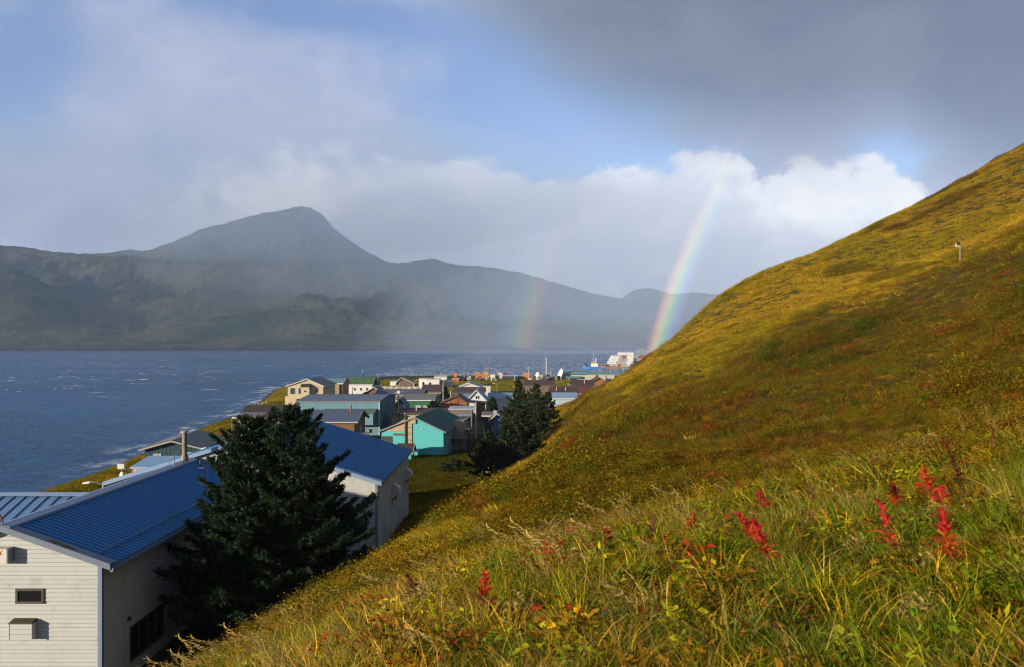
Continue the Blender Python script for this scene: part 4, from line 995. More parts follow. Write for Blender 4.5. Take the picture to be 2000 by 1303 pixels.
# ------------------------------------------------------------------ spruces
def leaf_material(name, hue_a, hue_b, scale, rough=.75, trans=.25, instanced=False):
    m = bpy.data.materials.new(name); m.use_nodes = True
    nt = m.node_tree; nt.nodes.clear(); g = G(nt)
    out = g.n('ShaderNodeOutputMaterial'); mx = g.n('ShaderNodeMixShader'); df = g.n('ShaderNodeBsdfPrincipled'); tl = g.n('ShaderNodeBsdfTranslucent')
    geo = g.n('ShaderNodeNewGeometry'); pos = Sk(g, geo.outputs['Position'])
    c = g.mix(g.step(g.noise(pos, scale, 4, .6), .36, .66), hue_a, hue_b)
    df.inputs['Roughness'].default_value = rough; df.inputs['Specular IOR Level'].default_value = .2
    g.put(df.inputs['Base Color'], c); g.put(tl.inputs['Color'], c)
    mx.inputs[0].default_value = trans
    nt.links.new(df.outputs[0], mx.inputs[1]); nt.links.new(tl.outputs[0], mx.inputs[2]); nt.links.new(mx.outputs[0], out.inputs['Surface'])
    return m
NEEDLES = leaf_material('spruce_needles', (.010, .024, .011), (.040, .066, .026), 2.2, trans=.12)
NEEDLES_B = leaf_material('pine_needles', (.018, .036, .014), (.060, .080, .028), 1.6, trans=.12)
BARK = mat('spruce_bark', (.085, .07, .055), .95, .3, 5)

def needle_sprays(rng, P, Dr, ln, wd, lift=.25):
    """diamond shaped sprays at points P along directions Dr"""
    n = len(P)
    d = Dr + rng.normal(0, .55, (n, 3)); d[:, 2] += lift
    d /= np.linalg.norm(d, axis=1)[:, None]
    r = rng.normal(0, 1, (n, 3)); s = np.cross(d, r); s /= np.linalg.norm(s, axis=1)[:, None] + 1e-9
    L = (ln * rng.uniform(.6, 1.35, n))[:, None]; Wd = (wd * rng.uniform(.7, 1.3, n))[:, None]
    k = np.cross(d, s)
    v = np.stack([P, P + d * L * .45 + s * Wd + k * Wd * .3, P + d * L, P + d * L * .45 - s * Wd + k * Wd * .3], 1).reshape(-1, 3)
    return v, np.arange(4 * n).reshape(n, 4)

def spruce(name, label, loc, stems, seed, needles=NEEDLES, dens=1.0, ln=.24, wd=.045, droop=.25, group=None, cat='tree', low=.06, fullness=1.0, taper=.86):
    """stems: list of (dx, dy, height, radius); one tree may fork into several leaders"""
    rng = np.random.default_rng(seed)
    T = thing(name, label, cat, loc, 0, group)
    tr, br = MB(), MB(); PP, DD = [], []
    for (sx, sy, h, r) in stems:
        ph = rng.uniform(0, 6.28)
        path = [(sx * min(1, k / 3.0) * 1.0 + .06 * math.sin(k * 1.7 + ph), sy * min(1, k / 3.0) + .06 * math.cos(k * 1.3 + ph), h * k / 8 - .3 * (k == 0)) for k in range(9)]
        r0 = .022 * h
        tr.tube(path, [r0 * (1 - k / 8.6) + .012 for k in range(9)], 8)
        nb = int(10.5 * h * dens ** .5)
        for i in range(nb):
            t = low + (1 - low) * ((i + rng.uniform(0, 1)) / nb)
            z = h * t * .985
            prof = (1 - t) ** taper * (1 - .42 * max(0, .22 - t) / .22) + .02
            L = r * prof * rng.uniform(.55, 1.14) * (1.25 if rng.random() < .14 else 1)
            a = i * 2.399 + rng.uniform(-.5, .5)
            up = rng.uniform(-.12, .22) + .55 * t ** 2 - droop * (1 - t) * .6
            k = t * 8; kk = min(int(k), 7); f = k - kk
            o = np.array(path[kk]) * (1 - f) + np.array(path[kk + 1]) * f
            nseg = 6; pts = []
            ca, sa = math.cos(a), math.sin(a); bend = rng.uniform(-.25, .25)
            for q in range(nseg + 1):
                s = q / nseg
                aa = a + bend * s * s
                pts.append(o + np.array([math.cos(aa) * L * s, math.sin(aa) * L * s, L * (up * s + .28 * s * s * s - droop * s * .35)]))
            pts = np.array(pts)
            if L > .7: br.tube([tuple(p) for p in pts[:6]], [max(.006, .016 * L * (1 - q / 6.2)) for q in range(6)], 5)
            # side twigs carry the needle sprays
            m = int(max(14, L * 66 * dens * fullness))
            s = rng.uniform(.12, 1.0, m) ** .62
            idx = s * nseg; i0 = np.minimum(idx.astype(int), nseg - 1); ff = (idx - i0)[:, None]
            base = pts[i0] * (1 - ff) + pts[i0 + 1] * ff
            dirb = pts[i0 + 1] - pts[i0]; dirb /= np.linalg.norm(dirb, axis=1)[:, None] + 1e-9
            side = np.cross(dirb, [0, 0, 1]); side /= np.linalg.norm(side, axis=1)[:, None] + 1e-9
            sg = np.where(rng.random(m) < .5, -1, 1)[:, None]
            off = rng.random((m, 1)) ** .8 * (.36 * L * (1.05 - s[:, None]) + .14)
            tw = dirb * .62 + side * sg * .78; tw /= np.linalg.norm(tw, axis=1)[:, None]
            P = base + tw * off + rng.normal(0, .022, (m, 3)) * (1 + L * .4); P[:, 2] -= off[:, 0] * .18 * rng.random(m)
            PP.append(P); DD.append(tw)
            P2 = P[: m // 2] - tw[: m // 2] * off[: m // 2] * rng.uniform(.1, .6, (m // 2, 1)); PP.append(P2); DD.append(tw[: m // 2])
        tipn = 60; P = np.c_[np.full(tipn, path[8][0]), np.full(tipn, path[8][1]), h - rng.uniform(0, .9, tipn)] + rng.normal(0, .05, (tipn, 3)); PP.append(P); DD.append(np.c_[rng.normal(0, 1, (tipn, 2)), np.full(tipn, .6)])
    tr.build('trunk', BARK, T, True)
    br.build('branches', BARK, T, True)['kind'] = 'stuff'
    P = np.concatenate(PP); Dv = np.concatenate(DD)
    v, f = needle_sprays(rng, P, Dv, ln, wd)
    c = link('crown', np_mesh('crown', v, f), needles, T); c['kind'] = 'stuff'
    return T

def tree_at(px, D): x = (px - 1000) / F * D; return (x, D, gz(x, D))
spruce('spruce_tree', 'big dark twin topped spruce standing between the two white building blocks', (-12.75, 44.6, 6.0), [(-1.6, .3, 11.9, 4.7), (.85, -.2, 12.5, 5.1), (1.2, .9, 9.4, 5.6), (-1.5, -.9, 8.6, 5.5)], 3, dens=2.3, ln=.21, wd=.036, fullness=1.0, taper=.68)
x, y, z = tree_at(1012, 108)
spruce('spruce_tree', 'tall ragged spruce with bare gaps in its trunk, left of the pair below the hillside', (x, y, z - .5), [(0, 0, 11.9, 3.7), (.9, .3, 7.6, 3.4), (-1.1, -.2, 5.6, 3.4)], 8, NEEDLES_B, dens=.62, ln=.34, wd=.075, droop=.1)
x, y, z = tree_at(1052, 117)
spruce('spruce_tree', 'dense dark spruce, right of the pair below the hillside', (x, y, z - .5), [(-.3, 0, 9.2, 3.4), (1.3, 0, 8.0, 3.3)], 14, NEEDLES_B, dens=.72, ln=.34, wd=.075)
x, y, z = tree_at(972, 88)
spruce('spruce_tree', 'low bushy young spruce at the foot of the tall ragged spruce', (x, y, z - .4), [(-.9, 0, 5.2, 2.4), (.9, .4, 6.4, 2.6), (-1.8, -.6, 3.4, 2.0)], 21, NEEDLES_B, dens=1.25, ln=.28, wd=.06, low=.0)
x, y, z = tree_at(1018, 96)
spruce('spruce_tree', 'broad low spruce filling the gap between the tall pair and the hillside', (x, y, z - .4), [(-.4, 0, 6.0, 2.4), (1.3, .6, 5.4, 2.2)], 27, NEEDLES_B, dens=1.2, ln=.30, wd=.065, low=.0)
x, y, z = tree_at(962, 172)
spruce('spruce_tree', 'small neat cone shaped spruce in front of the blue roofed houses', (x, y, z - .3), [(0, 0, 6.6, 2.4)], 33, NEEDLES, dens=1.2, ln=.34, wd=.09, low=.02)
x, y, z = tree_at(869, 207)
spruce('pine_tree', 'dark scraggly pine left of the orange house roof, pointed top', (x, y, z), [(0, 0, 7.2, 2.3)], 41, NEEDLES, dens=.8, ln=.42, wd=.11, low=.3)
x, y, z = tree_at(884, 205)
spruce('pine_tree', 'dark flat topped wind bent pine behind the orange house roof', (x, y, z), [(.5, 0, 5.2, 2.6), (1.9, 0, 4.6, 2.0)], 44, NEEDLES, dens=.8, ln=.42, wd=.11, low=.45)
x, y, z = tree_at(536, 158)
spruce('spruce_tree', 'dark round topped spruce showing left of the slate blue ribbed roof', (x, y, z), [(0, 0, 5.6, 2.6)], 47, NEEDLES, dens=.8, ln=.34, wd=.09, low=.1)
x, y, z = tree_at(512, 140)
spruce('shrub', 'rusty brown leafy shrub by the dark brown roof', (x, y, z), [(0, 0, 4.0, 2.2), (-1.2, .3, 3.4, 2.0)], 49, leaf_material('rusty_leaves', (.08, .05, .015), (.14, .08, .02), 1.2), dens=.7, ln=.3, wd=.1, low=.1, cat='bush')
x, y, z = tree_at(845, 206)
spruce('shrub', 'dark evergreen hedge bush at the corner of the green house', (x, y, z), [(0, 0, 3.8, 2.2), (1.2, 0, 3.2, 1.9)], 52, NEEDLES, dens=.7, ln=.34, wd=.1, low=.05, cat='bush')
for k, (p, D, h) in enumerate([(805, 199, 1.0), (820, 199, 1.2), (834, 198, 1.1)]):
    x, y, z = tree_at(p, D)
    spruce('shrub', ['left', 'middle', 'right'][k] + ' one of three low dark bushes below the green house windows', (x, y, z), [(0, 0, h, 1.0)], 60 + k, NEEDLES_B, dens=.8, ln=.3, wd=.1, low=.0, cat='bush', group='bushes below the green house')
for k, (p, D, h) in enumerate([(888, 112, 1.6), (866, 108, 1.3), (935, 126, 2.2)]):
    x, y, z = tree_at(p, D)
    spruce('shrub', ['dark green shrub beside the turquoise house deck', 'dark green shrub at the foot of the turquoise right hand wall', 'dark bush beside the grey path'][k], (x, y, z - .1), [(0, 0, h, 1.3), (.7, .2, h * .8, 1.0)], 70 + k, NEEDLES_B, dens=1.0, ln=.22, wd=.07, low=.0, cat='bush')

# ------------------------------------------------------------------ fences, poles, lamps and dishes
def picket_fence(label, pts, h, gap, m=OFFWHITE, posts=2.4, name='picket_fence'):
    T = thing(name, label, 'fence', (pts[0][0], pts[0][1], gz(*pts[0])))
    o = Vector(T.location); pk = MB(); rl = MB()
    for (x0, y0), (x1, y1) in zip(pts, pts[1:]):
        L = math.hypot(x1 - x0, y1 - y0); n = max(1, int(L / gap)); np_ = max(1, int(L / posts))
        P = lambda t: Vector((x0 + (x1 - x0) * t, y0 + (y1 - y0) * t, gz(x0 + (x1 - x0) * t, y0 + (y1 - y0) * t))) - o
        for i in range(n + 1):
            p = P(i / n); pk.box(p.x - gap * .22, p.x + gap * .22, p.y - .03, p.y + .03, p.z + .05, p.z + h * (.93 + .1 * ((i * 7) % 5) / 5))
        for i in range(np_ + 1):
            p = P(i / np_); MB().box(p.x - .09, p.x + .09, p.y - .05, p.y + .09, p.z - .3, p.z + h * 1.12).build('post', m, T)
        for zz in (.3, .75): rl.bar(P(0) + Vector((0, .04, h * zz)), P(1) + Vector((0, .04, h * zz)), .05, .1)
    rl.build('rail', m, T); pk.build('pickets', m, T)['kind'] = 'stuff'
    return T
at = lambda px, D: ((px - 1000) / F * D, D)
picket_fence('low white picket fence in front of the white church', [at(644, 288), at(745, 286)], 1.5, .5)
picket_fence('white picket fence along the back of the churchyard', [at(742, 338), at(868, 334)], 1.7, .5)
picket_fence('white picket fence along the front of the churchyard crosses', [at(735, 292), at(862, 283)], 1.3, .5)
rngc = random.Random(5)
ORD = ['first', 'second', 'third', 'fourth', 'fifth', 'sixth', 'seventh', 'eighth', 'ninth', 'tenth', 'eleventh', 'twelfth', 'thirteenth', 'fourteenth']
graves = None
for row in range(4):
    for i in range(11):
        D = 296 + row * 10 + rngc.uniform(-2, 2); p = 742 + i * 11.2 + row * 2.9 + rngc.uniform(-1.5, 1.5); x, y = at(p, D); z = gz(x, y)
        lab = f"white grave cross, {ORD[i]} from the left in the {['front', 'second', 'third', 'back'][row]} row of the churchyard"
        if graves is None:
            c = graves = thing('grave_cross', lab, 'cross', (x, y, z), 0, 'white crosses in the churchyard')
            MB().box(-.09, .09, -.06, .06, -.2, 1.7).build('upright', OFFWHITE, graves); MB().box(-.45, .45, -.075, .075, 1.1, 1.28).build('crossbar', OFFWHITE, graves)
        else: c = copy_tree(graves); c['label'] = lab
        c.location = (x, y, z); c.scale = (1, 1, rngc.uniform(.75, 1.15)); c.rotation_euler = (0, R(rngc.uniform(-4, 4)), R(rngc.uniform(-20, 20)))
def pole(name, label, px, D, py_top, r=.1, m=WOOD_GREY, arms=(), cat='pole', tilt=0.0, group=None):
    x, y = at(px, D); z = gz(x, y); h = EYE - (py_top - HY) / F * D - z
    T = thing(name, label, cat, (x, y, z), 0, group)
    MB().tube([(0, 0, -.5), (tilt, 0, h)], [r, r * .75], 7).build('shaft', m, T)
    for a in arms: MB().bar((-a[0], -.1, h - a[1]), (a[0], -.1, h - a[1]), .12).build('crossarm', WOOD_GREY, T)
    return T, h
pole('utility_pole', 'pale upright pole at the corner of the rust orange house', 929.5, 150, 786, .11, OFFWHITE)
pole('utility_pole', 'leaning bare grey post below the grey plank shed', 911.5, 140, 803, .11, WOOD_GREY, tilt=.25)
pole('utility_pole', 'stubby pale stake beside the leaning grey post', 915.5, 139, 823, .09, OFFWHITE)
T, h = pole('antenna_pole', 'dark pole with small aerials at the right hand corner of the blue warehouse', 778.5, 162, 764, .12, DARK_METAL)
MB().bar((-.9, 0, h - .4), (.9, 0, h - .1), .06).bar((-.6, 0, h - .9), (.8, 0, h - .8), .06).build('aerial', OFFWHITE, T)
MB().tube([(0, -.1, h - .2), (0, -.25, h - .2)], [.3, .34], 8).build('dish', OFFWHITE, T)
pole('utility_pole', 'white pole in front of the dark flat topped pine', 865.5, 196, 742, .1, OFFWHITE)
pole('utility_pole', 'white pole behind the roof ridge of the orange house', 880.5, 200, 762, .1, OFFWHITE)
pole('utility_pole', 'dark pole at the front corner of the church fence', 688.5, 280, 756, .12, DARK_METAL)
def lamp(label, px, D, py_top, side=-1, arm=1.6, group='street lamps of the town'):
    T, h = pole('street_lamp', label, px, D, py_top, .08, GALV, cat='street lamp', group=group)
    MB().tube([(0, 0, h - .05), (side * arm * .5, -.1, h + .16), (side * arm, -.2, h + .18)], .04, 6).build('arm', GALV, T)
    MB().loft([(side * arm - .1, -.34, h + .10), (side * (arm + .62), -.34, h + .06), (side * (arm + .62), -.06, h + .06), (side * arm - .1, -.06, h + .10)][::1 if side > 0 else -1], [(side * arm - .05, -.28, h + .26), (side * (arm + .55), -.28, h + .2), (side * (arm + .55), -.12, h + .2), (side * arm - .05, -.12, h + .26)][::1 if side > 0 else -1]).build('lamp_head', OFFWHITE, T)
    return T
lamp('street lamp whose arm shows over the blue ridge, above the shore grass', 201, 62, 946, -1, .8)
lamp('street lamp head peeping over the ridge beside the dark teal cabin', 416, 84, 878, -1, .55)
lamp('street lamp beside the left top of the big spruce', 470, 104, 850, -1, .5)
lamp('street lamp on the meadow behind the small cone shaped spruce', 971, 250, 750, -1, .7)
lamp('street lamp by the shore left of the meadow', 904.5, 420, 734, -1, 1.0)
for i, (p, t, D) in enumerate([(941.5, 732, 440), (964.5, 728, 450), (893, 741, 405), (1005, 733, 440), (1033, 717, 468), (1076, 722, 470)]):
    pole('utility_pole', ['thin white pole in front of the orange barge', 'thin white pole right of the white trailer', 'white pole in front of the red shed by the shore', 'white pole in front of the long dark blue shed', 'tall thin pole beside the bright orange tank', 'thin pole behind the tall white mast'][i], p, D, t, .13, OFFWHITE)
# lattice mast and the tall white mast with its base block
T, h = pole('mast', 'tall white mast with a square concrete base near the dishes', 1067, 458, 698, .32, OFFWHITE, cat='mast')
MB().box(-1.1, 1.1, -.6, .6, h, h + .35).build('lamp_bar', GALV, T); MB().box(-2.0, 1.6, -1.2, 1.2, -.4, 2.0).build('base', OFFWHITE, T)
x, y = at(1060, 490); T = thing('lattice_tower', 'thin grey lattice tower left of the tall white mast', 'tower', (x, y, gz(x, y)))
lt = MB()
for s in (-.45, .45): lt.bar((s, 0, 0), (s * .3, 0, 9.6), .09)
for k in range(9): lt.bar((-.45 + k * .03, 0, k * .9), (.45 - k * .03, 0, k * .9 + .9), .06)
lt.build('lattice', GALV, T)
def dish(label, px, D, py_mid, r, az, el):
    x, y = at(px, D); z = gz(x, y); zc = EYE - (py_mid - HY) / F * D - z
    T = thing('satellite_dish', label, 'satellite dish', (x, y, z), 0, 'satellite dishes by the bay')
    d = Vector((math.cos(R(el)) * math.sin(R(az)), math.cos(R(el)) * math.cos(R(az)), math.sin(R(el))))
    q = d.to_track_quat('Z', 'Y'); v = []; f = []; n = 24; K = 5
    for off in (0, -.06):
        for k in range(K + 1):
            rr = r * k / K
            for j in range(n):
                v.append(tuple(Vector((0, 0, zc)) + q @ Vector((rr * math.cos(j * 2 * math.pi / n), rr * math.sin(j * 2 * math.pi / n), .26 * r * (k / K) ** 2 + off))))
    for b in (0, 1):
        s0 = b * (K + 1) * n
        for k in range(K):
            for j in range(n):
                j2 = (j + 1) % n; qd = (s0 + k * n + j, s0 + k * n + j2, s0 + (k + 1) * n + j2, s0 + (k + 1) * n + j); f.append(qd if b == 0 else qd[::-1])
    m = MB(); m.v, m.f = v, f; m.build('reflector', mat('dish_white', (.78, .78, .76), .45, .03, 2), T, True)
    tip = Vector((0, 0, zc)) + d * r * .85
    fm = MB()
    for j in range(3):
        e = Vector((0, 0, zc)) + q @ Vector((r * .95 * math.cos(j * 2.1), r * .95 * math.sin(j * 2.1), .24 * r)); fm.bar(e, tip, .07)
    fm.build('feed_arm', GALV, T)
    MB().tube([(0, 0, -.3), tuple(Vector((0, 0, zc)) - d * .4)], [.35, .2], 8).bar(Vector((0, 0, zc)) - d * .1, (-d.x * 1.2, -d.y * 1.2, .4), .16).build('mount', GALV, T)
dish('large white satellite dish in front of the cream hall', 1096.5, 448, 731, 2.85, -112, 16)
dish('smaller white satellite dish left of the tall white mast', 1050.5, 452, 734.5, 2.2, -112, 12)
# house aerial and dish on a post by the shore
T, h = pole('antenna_post', 'post with a meter box and a small white dish on the shore grass', 238, 74, 908, .05, WOOD_GREY)
MB().box(-.32, .28, -.2, .1, h - .35, h + .1).build('meter_box', OFFWHITE, T); MB().tube([(.15, -.1, h - .95), (.1, -.26, h - .93), (.06, -.30, h - .92)], [.12, .33, .36], 12).build('dish', OFFWHITE, T)
MB().bar((.1, 0, h - .5), (.7, .1, h - .35), .06).build('crossarm', WOOD_GREY, T)
pole('fence_post', 'grey weathered post standing on the shore left of the small tan shed', 453.5, 150, 815, .14, WOOD_GREY, cat='post')
pole('fence_post', 'leaning white stake on the shore beside the small tan shed', 484, 147, 806, .08, OFFWHITE, cat='post', tilt=-.5)
for i, (p, D, t) in enumerate([(505, 256, 789), (512, 262, 786), (520, 270, 783)]):
    pole('fence_post', ['nearest', 'middle', 'farthest'][i] + ' of three short pale stakes along the beach edge', p, D, t, .12, OFFWHITE, cat='post')
# jawbone arch
x, y = at(809, 340); T = thing('whale_jawbone', 'tall curved white whalebone standing by the churchyard', 'whalebone', (x, y, gz(x, y)))
MB().tube([(-.4, 0, -.3), (-.3, 0, 1.2), (-.1, 0, 2.4), (.5, 0, 3.6), (1.25, 0, 4.7)], [.22, .2, .19, .16, .08], 8).build('bone', OFFWHITE, T, True)
# garden odds and ends
x, y = at(851, 200); T = thing('tarp_bundle', 'crumpled bright blue tarpaulin bundle beside the green house', 'tarpaulin', (x, y, gz(x, y)))
tb = MB(); tb.loft([(-.9, -.4, 0), (.9, -.4, 0), (1.0, .5, 0), (-.8, .5, 0)], [(-.6, -.2, .8), (.2, -.3, 1.1), (.7, .3, .6), (-.5, .3, 1.0)]); tb.loft([(.2, -.6, 0), (1.2, -.5, 0), (1.2, .2, 0), (.3, .3, 0)], [(.4, -.4, .5), (1.0, -.3, .6), (1.0, .1, .5), (.5, .2, .8)]); tb.build('tarpaulin', paint('tarp_blue', (.07, .24, .52), .15), T)
x, y = at(757, 122); T = thing('board_fence', 'sea green board fence beside the turquoise house', 'fence', (x, y, 4.6))
for k in range(6): MB().box(-1.5 + k * .5, -1.02 + k * .5, 0, .05, -.4, 1.4 + .1 * (k % 2)).build('board', paint('sea_green_boards', (.06, .25, .19), .12), T)
x, y = at(926, 152); T = thing('oil_drum', 'red drum beside the grey plank shed', 'drum', (x, y, gz(x, y)))
MB().tube([(0, 0, 0), (0, 0, 1.2)], .5, 12).build('barrel', paint('red_drum', (.36, .05, .04)), T)
T = thing('rock', 'pale round boulder on the dark slope above the pair of spruces', 'rock', W(1101, 806, 112))
T.location.z = gz(T.location.x, T.location.y)
me = bpy.data.meshes.new('stone')
import bmesh
bm = bmesh.new(); bmesh.ops.create_icosphere(bm, subdivisions=2, radius=.28)
for v in bm.verts: v.co *= 1 + .18 * math.sin(v.co.x * 19 + v.co.y * 13) ; v.co.z *= .7
bm.to_mesh(me); bm.free(); link('stone', me, CONCRETE, T, loc=(0, 0, .35))
# path slab
zz = lambda px_, D_: (at(px_, D_)[0], D_, gz(*at(px_, D_)) + .06)
MBp = MB(); 
MBp.loft([(*zz(925, 124)[:2], zz(925, 124)[2] - .3), (*zz(941, 124)[:2], zz(941, 124)[2] - .3), (*zz(949, 152)[:2], zz(949, 152)[2] - .3), (*zz(939, 152)[:2], zz(939, 152)[2] - .3)], [zz(925, 124), zz(941, 124), zz(949, 152), zz(939, 152)])
tag(MBp.build('path', paint('grey_path', (.24, .25, .29), .1)), kind='structure')

# ------------------------------------------------------------------ shore works, harbour, boats
def shed2(name, label, px0, px1, D, ye, yr, wall, roof, cat='shed', depth=7, ridge='flat', **k): return house(name, label, px0, px1, D, depth, ye, yr, ridge, wall, roof, cat, oh=.15, **k)
RED = paint('signal_red', (.50, .10, .06), .08); ORANGE = paint('safety_orange', (.62, .20, .04), .1); BUFF = paint('buff_boards', (.62, .55, .42)); NAVY = paint('navy_sheet', (.035, .045, .075))
WALLW = paint('warm_white', (.74, .72, .66), .04)  # one even warm white paint
shed2('house', 'white flat roofed house, leftmost of the white cluster behind the churchyard', 818, 838, 362, 741, 740, WALLW, OFFWHITE, 'house', win=[('f', .45, 1.8, 1.1, 1.6, 0, DARK_GLASS)])
shed2('house', 'white flat roofed house with one dark window, middle of the white cluster', 832, 858, 356, 742, 741, WALLW, OFFWHITE, 'house', win=[('f', .3, 1.8, 1.1, 1.6, 0, DARK_GLASS)])
shed2('house', 'tall white house with a dark doorway, rightmost of the white cluster', 848, 872, 366, 737, 735, WALLW, OFFWHITE, 'house', win=[('f', .6, 1.7, 1.6, 2.8, 0, DARK_GLASS, 'door', OFFWHITE)])
shed2('shed', 'low pale grey boat shelter right of the white cluster', 871, 881, 362, 746, 743, paint('pale_grey_tarp', (.52, .53, .55)), GALV)
house('house', 'low pink roofed house with brown walls at the left of the churchyard', 774, 806, 376, 9, 748, 738, 'y', paint('drab_brown3', (.17, .115, .08)), paint('pink_roof', (.42, .23, .17), .08), oh=.7, peak=.3, win=[('f', .12, 1.2, 1.2, 1.3, 0, GREYGLASS)])
shed2('shed', 'white side shed attached left of the pink roofed house', 762, 776, 378, 746, 744, WALLW, TEAL_ROOF)
T, w, *_ = shed2('shed', 'bright red boxy shed on the shore', 883.5, 896.5, 430, 740, 739, RED, paint('red_roof', (.40, .07, .05)))
MB().box(-1.0, .4, 2, 4, 2.2, 4.4).build('cabin', ORANGE, T)
shed2('trailer', 'small white box trailer by the orange barge', 957, 967, 470, 732.5, 732, WALLW, OFFWHITE, 'trailer')
house('boathouse', 'tall buff gabled boathouse on the shore', 972, 982, 472, 8, 731, 728, 'y', BUFF, BUFF, 'boathouse', oh=.15)
shed2('shed', 'long dark blue metal shed on the shore', 981, 1011, 466, 734.5, 733, NAVY, paint('pale_edge_roof', (.32, .38, .48)))
for i, (p0, p1, t) in enumerate([(983, 987, 729.5), (987.5, 991, 729)]): shed2('container', ['left', 'right'][i] + ' one of two red containers behind the dark blue shed', p0, p1, 482, t, t - .4, RED, RED, 'container', 4)
T, w, *_ = shed2('fuel_tank', 'bright orange tank building left of the dishes', 1022, 1034, 470, 729, 728, ORANGE, ORANGE, 'tank', win=[('f', .5, 3.0, 1.2, .8, 0, DARK_GLASS)])
# barge with a crane mast
x, y = at(944, 480); T = thing('barge', 'orange work barge with a lattice crane mast by the shore', 'barge', (x, y, gz(x, y) + .6)); T.scale = (1.25, 1.2, .95)
MB().loft([(-3.6, 0, -1.6), (2.6, 0, -1.6), (2.6, 3, -1.6), (-3.6, 3, -1.6)], [(-4.0, 0, 1.0), (2.8, 0, 1.0), (2.8, 3, 1.0), (-4.0, 3, 1.0)]).build('hull', paint('rust_ochre', (.40, .19, .05), .2), T)
for i, (a, b, h_, m) in enumerate([(-3.4, -1.6, 2.6, ORANGE), (-1.5, .2, 2.1, paint('rust_ochre', (.40, .19, .05))), (.4, 2.4, 2.8, paint('amber', (.55, .30, .06)))]): MB().box(a, b, .4, 2.6, 1.01, h_).build('deckhouse', m, T)
MB().tube([(1.3, 1.4, 2.8), (1.3, 1.4, 8.6)], [.28, .14], 6).bar((.9, 1.4, 6), (1.8, 1.4, 6), .3).build('crane_mast', paint('rusty_mast', (.45, .18, .10)), T)
# jumble of gear on the shore
rngj = random.Random(3); GEAR = [OFFWHITE, WOOD_GREY, RUST, DARK_METAL, TANPLY, GALV]; GN = ['white', 'grey wooden', 'rusty', 'dark metal', 'tan plywood', 'galvanised']
gear0 = {}
for i in range(26):
    k = i % 6; first = i < 14
    p = 1036 + i * 4.1 + rngj.uniform(-1, 1) if first else 901 + (i - 14) * 6.1 + rngj.uniform(-1.5, 1.5); D = rngj.uniform(430, 468); x, y = at(p, D)
    lab = f"{GN[k]} crate, {ORD[i] if first else ORD[i - 14]} from the left in the gear line {'by the satellite dishes' if first else 'left of the buff boathouse'}"
    if k not in gear0:
        T = thing('crate', lab, 'crate', (x, y, gz(x, y)), rngj.uniform(-30, 30), 'fishing gear along the shore')
        MB().box(-.5, .5, -.5, .5, 0, .9).build('box', GEAR[k], T); MB().box(-.55, .55, -.55, .55, .9, 1.0).build('lid', GEAR[(k + 1) % 6], T); gear0[k] = T
    else: T = copy_tree(gear0[k]); T['label'] = lab; T.location = (x, y, gz(x, y)); T.rotation_euler = (0, 0, rngj.uniform(-1, 1))
    T.scale = (rngj.uniform(.8, 2.6), rngj.uniform(.8, 2.0), rngj.uniform(.8, 2.4))
# churchyard-side paddles: row of small posts near the dark red house
for i in range(6):
    p = 1104 + i * 3.1; x, y = at(p, 232)
    if i == 0:
        ps = thing('garden_post', 'slim pale post, first from the left in the row behind the brown roofs', 'post', (x, y, gz(x, y)), 0, 'row of pale posts behind the brown roofs'); MB().box(-.1, .1, -.1, .1, -.4, 1.9).build('shaft', OFFWHITE, ps); MB().box(-.14, .14, -.14, .14, 1.9, 2.0).build('cap', OFFWHITE, ps)
    else: c = copy_tree(ps); c.location = (x, y, gz(x, y)); c['label'] = f'slim pale post, {ORD[i]} from the left in the row behind the brown roofs'
x, y = at(1096, 236); T = thing('boat', 'small white and blue covered skiff on the grass beside the brown roofs', 'boat', (x, y, gz(x, y)))
MB().loft([(-.7, 0, 0), (.7, 0, 0), (.5, 2.5, 0), (-.5, 2.5, 0)], [(-1.0, -.2, .9), (1.0, -.2, .9), (.7, 3.2, .9), (-.7, 3.2, .9)]).build('hull', paint('tarp_blue', (.07, .24, .52)), T); MB().loft([(-1.0, -.2, .91), (1.0, -.2, .91), (.7, 3.2, .91), (-.7, 3.2, .91)], [(-.1, .2, 2.2), (.2, .2, 2.2), (.1, 2.4, 1.9), (-.1, 2.4, 1.9)]).build('cover', OFFWHITE, T)
# pier
pr = thing('pier', 'long low grey timber pier reaching along the water behind the shore', 'pier', (-48, 520, 0))
MB().box(-16, 30, 0, 4, 2.2, 2.7).build('deck', WOOD_GREY, pr)
for i in range(16): MB().box(-15.6 + i * 3, -15.3 + i * 3, .1, .4, -2, 2.2).build('pile', WOOD_GREY, pr)
for i in range(16): MB().box(-15.6 + i * 3, -15.4 + i * 3, .1, .3, 2.7, 4.6 if i % 3 == 0 else 3.7).build('bollard_post', OFFWHITE, pr)
MB().box(-16, 30, .15, .25, 3.3, 3.4).build('rail', GALV, pr)
